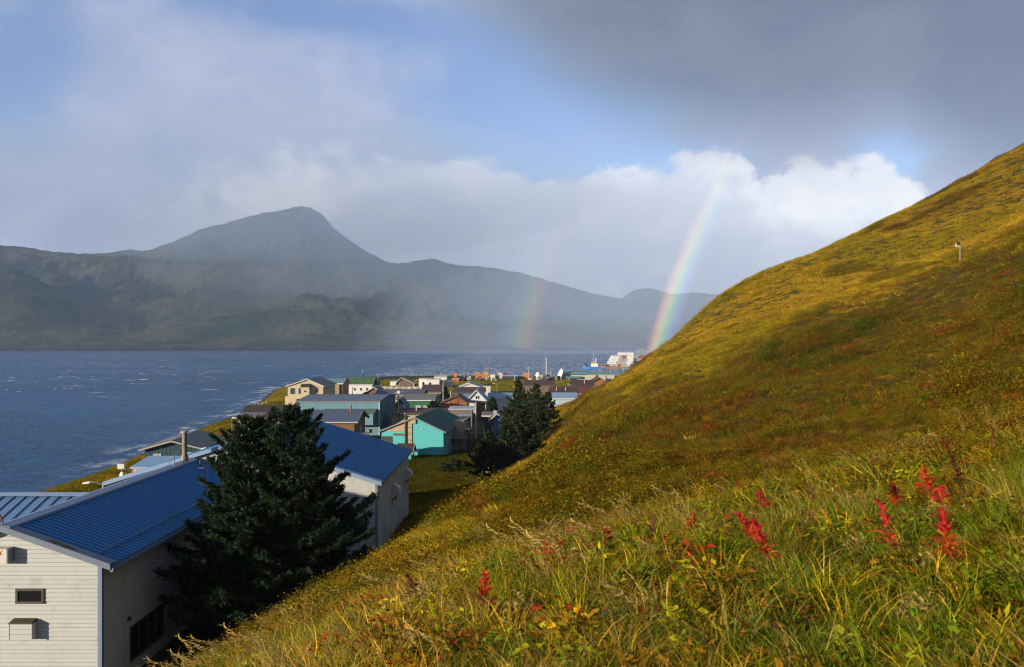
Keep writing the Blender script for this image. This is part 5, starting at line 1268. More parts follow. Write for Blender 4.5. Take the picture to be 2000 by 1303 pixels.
# boat
x, y = at(1157, 735); T = thing('fishing_boat', 'blue hulled fishing vessel with a white wheelhouse moored off the container dock', 'boat', (x, y, 0), 0)
BH = paint('hull_blue', (.06, .22, .58), .08); HW_ = paint('wheelhouse_white', (.80, .79, .75), .03)
sec = lambda xx, hw, zt, zk: [(xx, 3 - hw * .7, zk), (xx, 3 + hw * .7, zk), (xx, 3 + hw, zt), (xx, 3 - hw, zt)]
hl = MB(); S = [sec(-8.4, .15, 4.0, 1.2), sec(-6.8, 1.6, 3.4, -.4), sec(-3, 2.5, 2.7, -.6), (sec(3, 2.5, 2.3, -.6)), sec(8.2, 2.3, 2.5, -.3)]
for a, b in zip(S, S[1:]): hl.loft(a, b)
hl.build('hull', BH, T); MB().box(-1, 5.2, 1.0, 5, 2.3, 5.0).build('deckhouse', HW_, T, label='white lower deckhouse')
wh = MB().box(-.2, 4.4, 1.3, 4.7, 5.0, 7.0).build('wheelhouse', paint('cream_wheelhouse', (.72, .62, .44)), T)
for k in range(4): MB().box(.1 + k * 1.05, .8 + k * 1.05, 1.24, 1.3, 5.9, 6.6).build('window', DARK_GLASS, wh)
MB().box(5.3, 7.0, 1.4, 4.6, 2.3, 4.6).build('winch_house', RED, T); MB().box(4.6, 5.3, 1.2, 4.8, 5.0, 5.6).build('liferaft', ORANGE, T)
MB().tube([(1.0, 3, 7.0), (1.0, 3, 17.2)], [.22, .1], 6).bar((.2, 3, 15.6), (1.8, 3, 15.6), .2).build('mast', GALV, T)
MB().tube([(3.4, 3, 7), (3.4, 3, 10.4)], [.45, .25], 6).bar((2.6, 3, 9), (4.2, 3, 9), .25).build('radar_mast', HW_, T)
MB().tube([(-4.8, 3, 2.7), (-4.8, 3, 9.6)], [.2, .12], 6).bar((-6.2, 3, 9.0), (-3.6, 3, 9.0), .2).bar((-4.8, 3, 7.2), (-3.2, 3, 7.2), .2).build('foremast', DARK_METAL, T)
MB().box(-6.6, -3.6, 1.6, 4.4, 3.0, 4.3).build('deck_gear', DARK_METAL, T)
# dock land, riprap, containers
dk = MB(); dk.loft([(84, 738, -6), (190, 738, -6), (420, 900, -6), (84, 830, -6)], [(86, 742, 1.9), (190, 742, 1.9), (420, 900, 1.9), (86, 826, 1.9)])
tag(dk.build('dock', paint('dock_fill', (.27, .22, .16), .2)), kind='structure')
rk = MB()
for i in range(300):
    x = 91 + rngj.random() * 40; z = rngj.uniform(-.2, 1.9); y = 737.0 + z * .9 + rngj.uniform(-.6, .6); s = rngj.uniform(.35, .95)
    a = [(x + s * math.cos(t) * rngj.uniform(.7, 1.2), y + s * math.sin(t) * .7, z - .3) for t in (0, 1.3, 2.5, 3.8, 5.0)]
    rk.loft(a, [(x + (p[0] - x) * .5 + rngj.uniform(-.15, .15), y + (p[1] - y) * .5, z + s * .8) for p in a])
r_ = rk.build('riprap', mat('riprap_rock', (.27, .24, .20), .95, .3, .6)); tag(r_, 'grey brown riprap boulders along the container dock', 'rocks', kind='stuff')
T = thing('quay_wall', 'rusty red steel quay wall in front of the white containers', 'quay', (83.4, 739.4, 0))
for k in range(5): MB().box(k * 1.9, k * 1.9 + 1.85, -.5 - .12 * (k % 2), .6, -1, 2.9).build('sheet_pile', paint('rusty_sheet', (.33, .15, .10), .15), T)
CC = {'white': (.80, .79, .75), 'beige': (.48, .44, .36), 'grey': (.34, .35, .36), 'red': (.42, .09, .07), 'rust brown': (.30, .13, .09), 'orange': (.60, .28, .15), 'pale green': (.45, .47, .36)}
def container(px0, px1, tier, D, col, label, zb=1.9, dep=6, mark=False):
    x0, x1 = (px0 - 1000) / F * D + .06, (px1 - 1000) / F * D - .06
    z = zb + tier * 2.62; w = x1 - x0
    T = thing('shipping_container', label, 'container', ((x0 + x1) / 2, D, z), 0, 'stacked shipping containers on the dock')
    m = paint('container_' + col.replace(' ', '_'), CC[col], .1)
    MB().box(-w / 2, w / 2, 0, dep, 0, 2.59).build('body', m, T)
    rb = MB(); n = max(3, int(w / .55))
    for i in range(n): u = -w / 2 + (i + .25) * w / n; rb.box(u, u + w / n * .5, -.06, -.005, .15, 2.44)
    q = rb.build('corrugation', m, T); q['kind'] = 'stuff'
    fr = MB()
    for s in (-1, 1): fr.box(s * w / 2 - (.16 if s > 0 else -.0), s * w / 2 + (0 if s > 0 else .16), -.085, -.005, 0, 2.59)
    fr.build('corner_post', m, T)
    if mark: MB().box(-w * .28, w * .30, -.075, -.062, .95, 1.65).build('faded_mark', paint('mark_grey', (.50, .52, .54), .25), T)
    return T
tiers = ['ground tier', 'second tier', 'third tier', 'top tier']
for t, (a, b, c) in enumerate([(1184, 1200, 'pale green'), (1187.2, 1203.2, 'white'), (1190.4, 1207, 'white'), (1193.6, 1209, 'white')]):
    container(a, b, t, 746, c, f'long {c} container, {tiers[t]} of the stepped stack by the blue boat', mark=c == 'white')
for t, row in enumerate([['beige', 'red', 'beige', 'beige'], ['beige', 'beige', 'beige'], ['beige', 'grey', 'beige'], ['beige', 'red']]):
    x0 = [1200.2, 1203.4, 1207.2, 1209.2][t]
    for i, c in enumerate(row):
        container(x0 + i * 6.5, x0 + (i + 1) * 6.5, t, 746, c, f'{c} container end on, {tiers[t]}, ' + ['first', 'second', 'third', 'fourth'][i] + ' along the middle stack', dep=9)
for t in range(4):
    for i in range(2):
        container(1225.5 + i * 14, 1239 + i * 14, t, 770 + t, 'white', f'white container, {tiers[t]}, ' + ['left', 'right'][i] + ' column of the tall rear stack', dep=7)
container(1208, 1224, 4, 772, 'white', 'white container topmost of all behind the middle stack', dep=7)
container(1224.4, 1238, 4, 772, 'white', 'second topmost white container beside the one behind the middle stack', dep=7)
rows = [['grey', 'white', 'rust brown', 'orange', 'orange', 'white'], ['grey', 'grey', 'rust brown', 'rust brown', 'orange', 'orange'], ['white', 'grey', 'rust brown', 'rust brown', 'white', 'white'], ['grey', 'rust brown', 'red', 'rust brown', 'grey', 'white']]
for t, row in enumerate(rows):
    for i, c in enumerate(row):
        container(1239.4 + i * 6.8, 1239.4 + (i + 1) * 6.8, t, 756, c, f'{c} container, {tiers[t]}, ' + ['first', 'second', 'third', 'fourth', 'fifth', 'sixth'][i] + ' along the stack nearest the hillside', dep=9)
for i, (p, h) in enumerate([(1243, 3.5), (1247, 4.6), (1250, 3.8), (1255, 5.2), (1260, 4.4), (1222, 2.4)]):
    x, y = at(p, 790); T = thing('ship_mast', ['first', 'second', 'third', 'fourth', 'fifth', 'lone short'][i] + ' pale mast rising behind the container stacks', 'mast', (x, y, 1.9), 0, 'masts behind the containers')
    MB().tube([(0, 0, 0), (0, 0, 12.5 + h)], [.22, .12], 6).build('shaft', OFFWHITE, T); MB().bar((-1.2, 0, 10.5 + h), (1.2, 0, 10.5 + h), .18).build('yard', OFFWHITE, T)
x, y = at(1238, 744); T = thing('gravel_heap', 'dark heap of gravel between the container stacks', 'heap', (x, y, 1.9))
MB().loft([(-4, -1, 0), (4, -1, 0), (4.5, 4, 0), (-4, 4, 0)], [(-1.5, 1, 2.2), (.5, .8, 2.6), (1.2, 2, 2.3), (-1, 2.2, 2.4)]).build('gravel', paint('dark_gravel', (.12, .09, .075), .25), T)
x, y = at(1246, 742); T = thing('truck', 'small white truck parked beside the gravel heap on the dock', 'truck', (x, y, 1.9))
MB().box(-1.3, .2, 0, 2, .5, 2.6).build('cab', HW_, T); MB().box(.25, 2.6, 0, 2, .7, 1.6).build('bed', HW_, T)
for k in (-.8, 1.8): MB().tube([(k, -.06, .45), (k, .3, .45)], .45, 10).build('wheel', DARK_METAL, T)

# ------------------------------------------------------------------ weather pole on the hillside
x, y, z = W(1875, 516, 93); z = gz(x, y)
T = thing('weather_pole', 'grey steel pole with white and black instrument boxes high on the grassy hillside', 'pole', (x, y, z))
MB().tube([(0, 0, -.3), (0, 0, 2.15)], .055, 8).build('shaft', GALV, T)
MB().box(-.36, -.07, -.14, .12, 1.76, 2.16).build('instrument_box', DARK_METAL, T); MB().box(-.40, -.06, -.16, .12, 1.63, 1.755).build('tray', OFFWHITE, T); MB().tube([(-.46, -.02, 1.72), (-.46, -.02, 1.98)], .08, 8).build('sensor', OFFWHITE, T)
MB().tube([(-.02, 0, 2.15), (-.06, 0, 3.0)], .012, 5).build('whip_aerial', GALV, T)

# ------------------------------------------------------------------ wires, parked vehicles and gravel
def wire(label, a, b, sag):
    (x0, y0, z0), (x1, y1, z1) = a, b
    T = thing('power_line', label, 'wire', ((x0 + x1) / 2, (y0 + y1) / 2, min(z0, z1)), 0, 'wires over the town')
    o = Vector(T.location)
    MB().tube([Vector((x0 + (x1 - x0) * t, y0 + (y1 - y0) * t, z0 + (z1 - z0) * t - sag * 4 * t * (1 - t))) - o for t in [i / 10 for i in range(11)]], .022, 4).build('cable', DARK_METAL, T)
top = lambda px_, D_, py_: W(px_, py_, D_)
wire('thin wire from the dark aerial pole to the white pole by the pines', top(778.5, 162, 767), top(865.5, 196, 744), .8)
wire('thin wire from the white pole by the pines to the pole behind the orange house', top(865.5, 196, 744), top(880.5, 200, 763), .3)
wire('thin pale wire crossing the rough grass right of the turquoise house', top(905, 131, 843), top(965, 128, 843), .2)
wire('thin wire from the orange house corner pole to the white pole behind its ridge', top(929.5, 150, 788), top(880.5, 200, 763), .9)
def pickup(label, px_, D_, rz, col, m):
    x, y = at(px_, D_); T = thing('parked_truck', label, 'truck', (x, y, gz(x, y)), rz, 'vehicles parked in the town')
    MB().loft([(-2.6, -.9, .45), (2.5, -.9, .45), (2.5, .9, .45), (-2.6, .9, .45)], [(-2.6, -.9, 1.05), (2.4, -.88, 1.0), (2.4, .88, 1.0), (-2.6, .9, 1.05)]).build('body', m, T)
    MB().loft([(-.5, -.85, 1.06), (1.3, -.85, 1.03), (1.3, .85, 1.03), (-.5, .85, 1.06)], [(-.3, -.7, 1.75), (.7, -.7, 1.75), (.7, .7, 1.75), (-.3, .7, 1.75)]).build('cab', m, T)
    MB().loft([(-.35, -.86, 1.15), (1.0, -.86, 1.15), (1.0, .86, 1.15), (-.35, .86, 1.15)], [(-.25, -.74, 1.65), (.7, -.74, 1.65), (.7, .74, 1.65), (-.25, .74, 1.65)]).build('windows', DARK_GLASS, T)
    for sx in (-1.6, 1.55):
        for sy in (-.92, .72): MB().tube([(sx, sy, .36), (sx, sy + .2, .36)], .36, 10).build('wheel', DARK_METAL, T)
pickup('white pickup truck parked below the steel blue house', 874, 236, 10, 'white', HW_)
pickup('dark pickup truck parked on the gravel behind the warehouse', 792, 226, -12, 'dark', DARK_METAL)
pickup('red pickup truck parked near the bright orange tank by the shore', 1015, 352, 20, 'red', RED)
pickup('pale grey pickup truck parked in front of the cream hall', 1120, 372, 5, 'grey', GALV)
v = []
for px_, D_ in ((752, 205), (800, 232), (880, 244), (962, 262), (1040, 292), (1092, 340)):
    x, y = at(px_, D_); v.append((x, y))
rm = MB()
for (xa, ya), (xb_, yb_) in zip(v, v[1:]):
    n = 12
    for i in range(n):
        q = []
        for tt, w in ((i / n, -2.4), (i / n, 2.4), ((i + 1) / n, 2.4), ((i + 1) / n, -2.4)):
            X, Y = xa + (xb_ - xa) * tt, ya + (yb_ - ya) * tt + w; q.append((X, Y, gz(X, Y) + .10))
        rm.poly(q)
tag(rm.build('road', paint('gravel_road', (.20, .185, .165), .15)), kind='structure')

# ------------------------------------------------------------------ hillside vegetation
def plant_material(name, trans=.18, rough=.8, spec=.06):
    """colour = the plant's own tint (carried by each instance) times the blade's own shade of green or straw"""
    m = bpy.data.materials.new(name); m.use_nodes = True
    nt = m.node_tree; nt.nodes.clear(); g = G(nt)
    out = g.n('ShaderNodeOutputMaterial'); mx = g.n('ShaderNodeMixShader'); df = g.n('ShaderNodeBsdfPrincipled'); tl = g.n('ShaderNodeBsdfTranslucent')
    a = g.n('ShaderNodeAttribute', attribute_type='INSTANCER', attribute_name='tint'); b = g.n('ShaderNodeAttribute', attribute_type='GEOMETRY', attribute_name='blade')
    c = g.mix(1.0, Sk(g, a.outputs['Color']), Sk(g, b.outputs['Color']), 'MULTIPLY')
    df.inputs['Roughness'].default_value = rough; df.inputs['Specular IOR Level'].default_value = spec
    g.put(df.inputs['Base Color'], c); g.put(tl.inputs['Color'], c); mx.inputs[0].default_value = trans
    nt.links.new(df.outputs[0], mx.inputs[1]); nt.links.new(tl.outputs[0], mx.inputs[2]); nt.links.new(mx.outputs[0], out.inputs['Surface'])
    return m
PLANT = plant_material('meadow_plants')
SRC = bpy.data.collections.new('plant_kinds')     # not linked to the scene: only the scattered copies show

class Tuft:
    def __init__(s, seed): s.v, s.f, s.c, s.rng = [], [], [], np.random.default_rng(seed)
    def blade(s, x, y, h, lean, a, w, col, segs=3, z0=-.03):
        k = len(s.v); ca, sa = math.cos(a), math.sin(a); pa = s.rng.uniform(0, 6.28); px, py = math.cos(pa) * w / 2, math.sin(pa) * w / 2
        for i in range(segs + 1):
            t = i / segs; r = lean * h * t ** 1.9; z = z0 + h * t * (1 - .42 * lean * t * t)
            q = 1 - t ** 1.5 * .92
            s.v += [(x + ca * r - px * q, y + sa * r - py * q, z), (x + ca * r + px * q, y + sa * r + py * q, z)]
            s.c += [col, col]
        for i in range(segs): s.f.append((k + 2 * i, k + 2 * i + 1, k + 2 * i + 3, k + 2 * i + 2))
        return s.v[-1]
    def leaf(s, p, d, n, L, w, col):
        d = np.array(d, float); d /= np.linalg.norm(d); n = np.array(n, float); b = np.cross(d, n); b /= np.linalg.norm(b) + 1e-9; up = np.cross(b, d); k = len(s.v); p = np.array(p)
        s.v += [tuple(p), tuple(p + d * L * .45 + b * w / 2 + up * w * .12), tuple(p + d * L - up * L * .1), tuple(p + d * L * .45 - b * w / 2 + up * w * .12)]; s.c += [col] * 4
        s.f.append((k, k + 1, k + 2, k + 3))
    def build(s, name, m=None):
        me = np_mesh(name, s.v, s.f); at_ = me.color_attributes.new('blade', 'FLOAT_COLOR', 'POINT')
        at_.data.foreach_set('color', np.c_[np.array(s.c), np.ones(len(s.c))].astype(np.float32).ravel())
        me.materials.append(m or PLANT); o = bpy.data.objects.new(name, me); SRC.objects.link(o); return o

def shade(r, sd=.25, warm=.0):
    k = max(.35, r.normal(1, sd)); q = r.normal(0, .10)
    return (k * (1 + q + warm), k, k * (1 - q))
KINDS = []
def kind(fn, seed):
    t = Tuft(seed); fn(t, t.rng); KINDS.append(t.build('plant.%03d' % len(KINDS)))
def grass(n, rad, h, w, lean=(.2, .95), segs=3, straw=.15):
    def f(t, r):
        for _ in range(n):
            a = r.uniform(0, 6.28); q = rad * r.random() ** .6; hh = h * r.uniform(.45, 1.1)
            c = shade(r); 
            if r.random() < straw: c = (c[0] * 1.9, c[1] * 1.55, c[2] * 1.6)
            t.blade(q * math.cos(a), q * math.sin(a), hh, r.uniform(*lean), a + r.normal(0, .9), w * r.uniform(.6, 1.3), c, segs)
    return f
def forb(n, rad, h, L, w, stems=6):
    def f(t, r):
        for _ in range(stems):
            a = r.uniform(0, 6.28); t.blade(0, 0, h * .8, .6, a, w * .18, (.8, .55, .5), 2)
        for _ in range(n):
            a = r.uniform(0, 6.28); q = rad * r.random() ** .55; z = h * (1 - (q / rad) ** 2 * .7) * r.uniform(.25, 1.05)
            d = (math.cos(a) + r.normal(0, .5), math.sin(a) + r.normal(0, .5), r.normal(.25, .4))
            c = shade(r, .40)
            t.leaf((q * math.cos(a), q * math.sin(a), z), d, (r.normal(0, .5), r.normal(0, .5), 1), L * r.uniform(.6, 1.3), w * r.uniform(.7, 1.2), c)
    return f
def seedgrass(n, h, wind=3.5):
    def f(t, r):
        for _ in range(n):
            a = wind + r.normal(0, .5); c = (1.0 * r.uniform(.8, 1.3),) * 3; hh = h * r.uniform(.7, 1.15); x, y = r.normal(0, .10), r.normal(0, .10); ln = r.uniform(.35, .8)
            tip = t.blade(x, y, hh, ln, a, .0045, c, 5)
            for k in range(16):
                s = .70 + .30 * k / 16; rr = ln * hh * s ** 1.9; z = hh * s * (1 - .42 * ln * s * s) - .03
                p = (x + math.cos(a) * rr, y + math.sin(a) * rr, z)
                t.leaf(p, (math.cos(a) + r.normal(0, .35), math.sin(a) + r.normal(0, .35), .35 + r.normal(0, .3)), (r.normal(), r.normal(), 1), .035, .009, tuple(q * 1.15 for q in c))
        for _ in range(14): t.blade(r.normal(0, .06), r.normal(0, .06), h * .45 * r.uniform(.6, 1.1), r.uniform(.3, 1), r.uniform(0, 6.28), .006, shade(r), 3)
    return f
kind(grass(70, .10, .34, .0056, (.3, 1.1), 4), 1)           # 0 long fine grass
kind(grass(80, .13, .25, .0052, (.35, 1.15), 4, .3), 2)        # 1 shorter mixed grass
kind(grass(46, .08, .42, .0062, (.2, 1.0), 4, .1), 3)        # 2 tall blades
kind(forb(85, .17, .24, .050, .024), 4)                      # 3 small leafed herb
kind(forb(75, .16, .18, .052, .028), 5)                      # 4 broader leafed herb
kind(seedgrass(5, .55), 6)                                   # 5 seed heads
kind(grass(60, .34, .36, .020, (.2, .9), 2, .25), 7)         # 6 grass patch for the slope
kind(forb(210, .40, .32, .056, .030, 8), 8)                    # 7 leafy patch for the slope
kind(forb(230, .55, .62, .07, .04, 14), 9)                  # 8 low shrub
kind(grass(58, .75, .45, .042, (.2, .9), 2, .25), 10)        # 9 far grass
kind(forb(130, .75, .42, .105, .06, 8), 11)                    # 10 far herbs
kind(seedgrass(16, .60), 12)                                 # 11 thin stand of stems

def scatter_group():
    ng = bpy.data.node_groups.new('scatter_plants', 'GeometryNodeTree')
    ng.interface.new_socket('Geometry', in_out='INPUT', socket_type='NodeSocketGeometry'); ng.interface.new_socket('Geometry', in_out='OUTPUT', socket_type='NodeSocketGeometry')
    N = ng.nodes.new; L = ng.links.new
    i, o = N('NodeGroupInput'), N('NodeGroupOutput'); ip = N('GeometryNodeInstanceOnPoints'); ci = N('GeometryNodeCollectionInfo')
    ci.inputs['Collection'].default_value = SRC; ci.inputs['Separate Children'].default_value = True; ci.inputs['Reset Children'].default_value = True
    def na(n, t):
        x = N('GeometryNodeInputNamedAttribute'); x.data_type = t; x.inputs['Name'].default_value = n; return [q for q in x.outputs if q.enabled][0]
    e = N('FunctionNodeEulerToRotation')
    L(i.outputs[0], ip.inputs['Points']); L(ci.outputs[0], ip.inputs['Instance']); ip.inputs['Pick Instance'].default_value = True
    L(na('species', 'INT'), ip.inputs['Instance Index']); L(na('turn', 'FLOAT_VECTOR'), e.inputs[0]); L(e.outputs[0], ip.inputs['Rotation']); L(na('size', 'FLOAT_VECTOR'), ip.inputs['Scale'])
    L(ip.outputs[0], o.inputs[0]); return ng
SCATTER = scatter_group()
def scatter(name, label, cat, P, kinds, rot, size, tint):
    me = bpy.data.meshes.new(name); n = len(P)
    me.vertices.add(n); me.vertices.foreach_set('co', P.astype(np.float32).ravel())
    a = me.attributes.new('species', 'INT', 'POINT'); a.data.foreach_set('value', kinds.astype(np.int32))
    a = me.attributes.new('turn', 'FLOAT_VECTOR', 'POINT'); a.data.foreach_set('vector', rot.astype(np.float32).ravel())
    a = me.attributes.new('size', 'FLOAT_VECTOR', 'POINT'); a.data.foreach_set('vector', size.astype(np.float32).ravel())
    a = me.attributes.new('tint', 'FLOAT_COLOR', 'POINT'); a.data.foreach_set('color', np.c_[tint, np.ones(n)].astype(np.float32).ravel())
    o = bpy.data.objects.new(name, me); COL.objects.link(o)
    md = o.modifiers.new('plants', 'NODES'); md.node_group = SCATTER
    return tag(o, label, cat, kind='stuff')

PAL = {k: np.array(v) for k, v in dict(gold=(.345, .232, .012), olive=(.225, .175, .005), green=(.095, .140, .006), deep=(.045, .068, .008), brown=(.185, .092, .006), rust=(.24, .060, .008), lime=(.27, .25, .008), straw=(.36, .26, .075), red=(.42, .035, .018)).items()}
def sample(dens, d0, d1, u0, u1):
    """points per square metre falling off with distance, in the wedge of hillside in view"""
    out = []
    edges = np.geomspace(d0, d1, 40)
    for a, b in zip(edges[:-1], edges[1:]):
        A = (b * b - a * a) / 2 * (u1 - u0)
        n = RNG.poisson(dens((a + b) / 2) * A)
        d = np.sqrt(RNG.uniform(a * a, b * b, n)); u = RNG.uniform(u0, u1, n); out.append(np.c_[u * d, d])
    return np.concatenate(out)
def normals(x, y, e=.5):
    return np.stack([-(ground(x + e, y) - ground(x - e, y)) / (2 * e), -(ground(x, y + e) - ground(x, y - e)) / (2 * e), np.ones(len(x))], -1)
def tints(x, y, near=False):
    """autumn mixture: broad patches, then clumps, then plant by plant"""
    n = len(x); a = fbm(x / 26, y / 26, 201, 4); b = fbm(x / 6, y / 6, 211, 4); c = fbm(x / 1.3, y / 1.3, 221, 3); r = RNG.random(n)
    t = np.where((a + (b - .5) * .6 > .5)[:, None], PAL['gold'], PAL['olive']).astype(float)
    t = np.where(((b > .56) & (r < .75))[:, None], PAL['green'], t)
    t = np.where(((c > .60) & (r < .8))[:, None], PAL['brown'], t)
    t = np.where(((c < .36) & (r < .75))[:, None], PAL['lime'], t)
    t = np.where(((b < .40) & (r < .5))[:, None], PAL['brown'] * .9, t)
    return t, a, b, c

def dress_slope():
    X = sample(lambda d: np.interp(d, [10, 18, 30, 60, 110, 200], [20, 15, 9, 4.4, 2.8, 1.7]), 8.5, 235, -.58, .80)
    x, y = X[:, 0], X[:, 1]
    h, p = hill(x, y), plain(x, y)
    keep = (h > p - .4) & ~((x < -17.5) & (y > 35))
    x, y = x[keep], y[keep]; z = ground(x, y); n = len(x); d = np.hypot(x, y); r = RNG.random(n)
    t, a, b, c = tints(x, y)
    # the far shoulder and the crest are cured golden grass; the hollow that faces us is brown and brushy
    crest = np.interp(y, [0, 20, 45, 62, 86, 112, 146, 240], [-7, -7, -5, -4, 0, 7, 22, 60])
    far_up = np.clip((y - 84 - (x - 20) * .10 + (b - .5) * 40) / 22, 0, 1)
    rim = np.clip(1.25 - (x - crest - 1.0 + (c - .5) * 5) / 6.0, 0, 1) * (y > 9)
    up = np.maximum(far_up, rim)
    g1 = RNG.random(n); cured = (g1 < .70 * up); t[cured] = np.where((a > .48)[cured][:, None], PAL['gold'], PAL['olive'] * 1.05)
    brushy = (g1 > .30 + .68 * up); t[brushy] = np.where((c > .50)[brushy][:, None], PAL['brown'] * .85, np.where((b > .42)[brushy][:, None], PAL['olive'] * .78, PAL['brown'] * .75 + PAL['green'] * .25))
    russet = np.exp(-(((x - 42) / 13) ** 2 + ((y - 66) / 11) ** 2)) + .7 * np.exp(-(((x - 16) / 9) ** 2 + ((y - 62) / 16) ** 2))
    rus = RNG.random(n) < russet * .75 * (c > .40); t[rus] = PAL['brown'] * .9 + PAL['rust'] * .15
    thicket = np.exp(-(((x - 33) / 7) ** 2 + ((y - 86) / 7) ** 2)) + .8 * np.exp(-(((x - 27) / 6) ** 2 + ((y - 70) / 8) ** 2)) + .9 * np.exp(-(((x - 41) / 3.5) ** 2 + ((y - 62) / 4) ** 2))
    shrub = fbm(x / 9, y / 9, 301, 3) - up * .08 + thicket * .16
    k = np.where(r < .36 + .46 * up, 6, 7)
    k = np.where((shrub > .55) & (r < .75), 7, k); k = np.where((shrub > .56) & (r < .30 + .14 * (1 - up)), 8, k)
    k = np.where((k == 6) & (r < .02), 11, k)
    far = (RNG.random(n) < np.clip((d - 38) / 45, 0, 1)) & ((shrub < .57) | (d > 125))
    k = np.where(far & (k == 6), 9, np.where(far & ((k == 7) | (k == 8)), 10, k))
    k = np.where(far & (k == 11), 9, k)
    bare = (up < .45) & (d > 16) & np.isin(k, (6, 9, 11)) & (RNG.random(n) < .50)
    tall = np.where((up < .45) & np.isin(k, (7, 8, 10)) & (d > 22), 1 + .55 * (fbm(x / 2.6, y / 2.6, 377, 2) > .52), 1.0)
    leafy = np.isin(k, (7, 8, 10)); dice = RNG.random(n)
    t[leafy] = PAL['olive'] * .72; t[leafy & (dice > .40) & (dice < .62)] = PAL['brown'] * .95
    t[leafy & (dice < .13)] = PAL['lime'] * .6; t[leafy & (dice > .16) & (dice < .30)] = PAL['olive'] * .85; t[leafy & (dice > .62) & (dice < .74)] = PAL['green'] * .8; t[leafy & (dice > .74) & (dice < .90)] = PAL['brown'] * .8 + PAL['rust'] * .18
    t[leafy & (thicket > .35) & (dice < .35)] = PAL['green'] * .62
    rp = fbm(x / 11, y / 11, 333, 3); rr = RNG.random(n)
    t[(rp > .66) & (rr < .25)] = PAL['rust'] * .8
    t[(rr > .993) & leafy] = PAL['red']
    t[k == 11] = PAL['straw'] * .7
    wv = np.clip((a - .42) * 5, 0, 1)[:, None]; base = PAL['olive'] * (1 - wv) + PAL['gold'] * .92 * wv
    rb = np.clip((fbm(x / 19, y / 19, 351, 3) - .50) * 7, 0, 1)[:, None] * .75; base = base * (1 - rb) + PAL['brown'] * 1.05 * rb
    kf = np.clip((d - 25) / 50, 0, 1)[:, None] * .55 * up[:, None]
    t = t * (1 - kf) + base * kf
    t *= RNG.normal(1, .13, (n, 1)).clip(.55, 1.6) * (1.06 + .10 * up)[:, None]
    N = normals(x, y); tilt = .55
    s = RNG.uniform(.75, 1.3, n) * np.where(far, 1.0, 1.0) * (1 - .25 * (shrub < .45)) * (1 + np.clip((shrub - .54) * 6, 0, .55) * np.isin(k, (7, 8, 10)) * (d > 34)) * np.where((d < 30) & np.isin(k, (7, 8)), .8, 1.0)
    yaw = RNG.uniform(0, 6.28, n)
    rot = np.zeros((n, 3))
    # lean part way to the slope's normal: yaw about the plant's own axis first, then tilt the axis
    for i in range(n):
        v = Vector((N[i, 0] * tilt, N[i, 1] * tilt, 1)).normalized()
        q = Vector((0, 0, 1)).rotation_difference(v); e = (q.to_matrix() @ Matrix.Rotation(yaw[i], 3, 'Z')).to_euler(); rot[i] = e
    size = np.stack([s, s, s * tall * RNG.uniform(.75, 1.2, n)], -1)
    keep = ~bare; x, y, z, k, rot, size, t, n = x[keep], y[keep], z[keep], k[keep], rot[keep], size[keep], t[keep], int(keep.sum())
    scatter('slope_plants', 'olive gold grass and leafy herbs covering the hillside', 'hillside plants', np.c_[x, y, z], k, rot, size, t)
    print('slope plants', n)
dress_slope()

def dress_shelf():
    X = sample(lambda d: np.interp(d, [1, 4, 9, 14], [115, 85, 42, 14]), 1.6, 14, -.66, .80)
    x, y = X[:, 0], X[:, 1]
    z = ground(x, y); n = len(x); d = np.hypot(x, y); r = RNG.random(n)
    t, a, b, c = tints(x * 3.2, y * 3.2, True)
    w = fbm(x / 1.1, y / 1.1, 401, 3)
    k = np.where(r < .34, 0, np.where(r < .64, 1, np.where(r < .76, 2, np.where(r < .90, 3, np.where(r < .984, 4, 5)))))
    k = np.where((k == 5) & (d < 2.6), 1, k)
    grassy = k < 3; dice = RNG.random(n)
    right = np.clip((x / np.maximum(y, 1) + .15) / .5, 0, 1)             # greener sward to the right, more straw to the left
    t[grassy & (dice < .10 + .40 * right)] = PAL['green'] * 1.05
    t[grassy & (dice > .86)] = PAL['lime'] * .8
    t[grassy & (dice > .44 + .20 * right) & (dice < .80)] = PAL['straw'] * .8
    leafy = (k == 3) | (k == 4)
    t[leafy & (dice < .35)] = PAL['brown']; t[leafy & (dice > .35) & (dice < .60)] = PAL['green']; t[leafy & (dice > .60) & (dice < .74)] = PAL['lime']; t[leafy & (dice > .74) & (dice < .84)] = PAL['rust'] * .8; t[leafy & (dice > .93)] = PAL['red'] * .6
    t[k == 5] = PAL['straw'] * .75
    t *= 1.42 * RNG.normal(1, .2, (n, 1)).clip(.5, 1.7)
    s = RNG.uniform(.70, 1.28, n); yaw = RNG.uniform(0, 6.28, n)
    rot = np.c_[RNG.normal(.0, .16, n), RNG.normal(.0, .16, n), np.where(k == 5, RNG.normal(0, .4, n), yaw)]
    scatter('meadow_grass', 'tangled green and straw grass with small red and yellow leaves in the foreground', 'grass', np.c_[x, y, z], k, rot, np.stack([s, s, s], -1), t)
    print('shelf plants', n)
    # bent seed heads standing against the dark below the shelf
    q = np.array([((a - 1000) / F * dd, dd) for a, dd in [(372, 8.2), (398, 8.8), (425, 8.0), (452, 8.6), (480, 8.2), (520, 8.8), (560, 9.4), (590, 9.8), (640, 10.4), (690, 11.0), (735, 11.6), (1030, 7.2), (1090, 7.0), (1130, 7.0)]])
    zq = ground(q[:, 0], q[:, 1]); m = len(q); sq = RNG.uniform(.95, 1.35, m)
    scatter('seed_grass', 'tall straw coloured grass heads bending left at the edge of the shelf', 'grass', np.c_[q, zq], np.full(m, 5), np.c_[np.zeros(m), np.zeros(m), RNG.normal(0, .4, m)], np.stack([sq, sq, sq], -1), np.tile(PAL['straw'] * 1.1, (m, 1)))
dress_shelf()

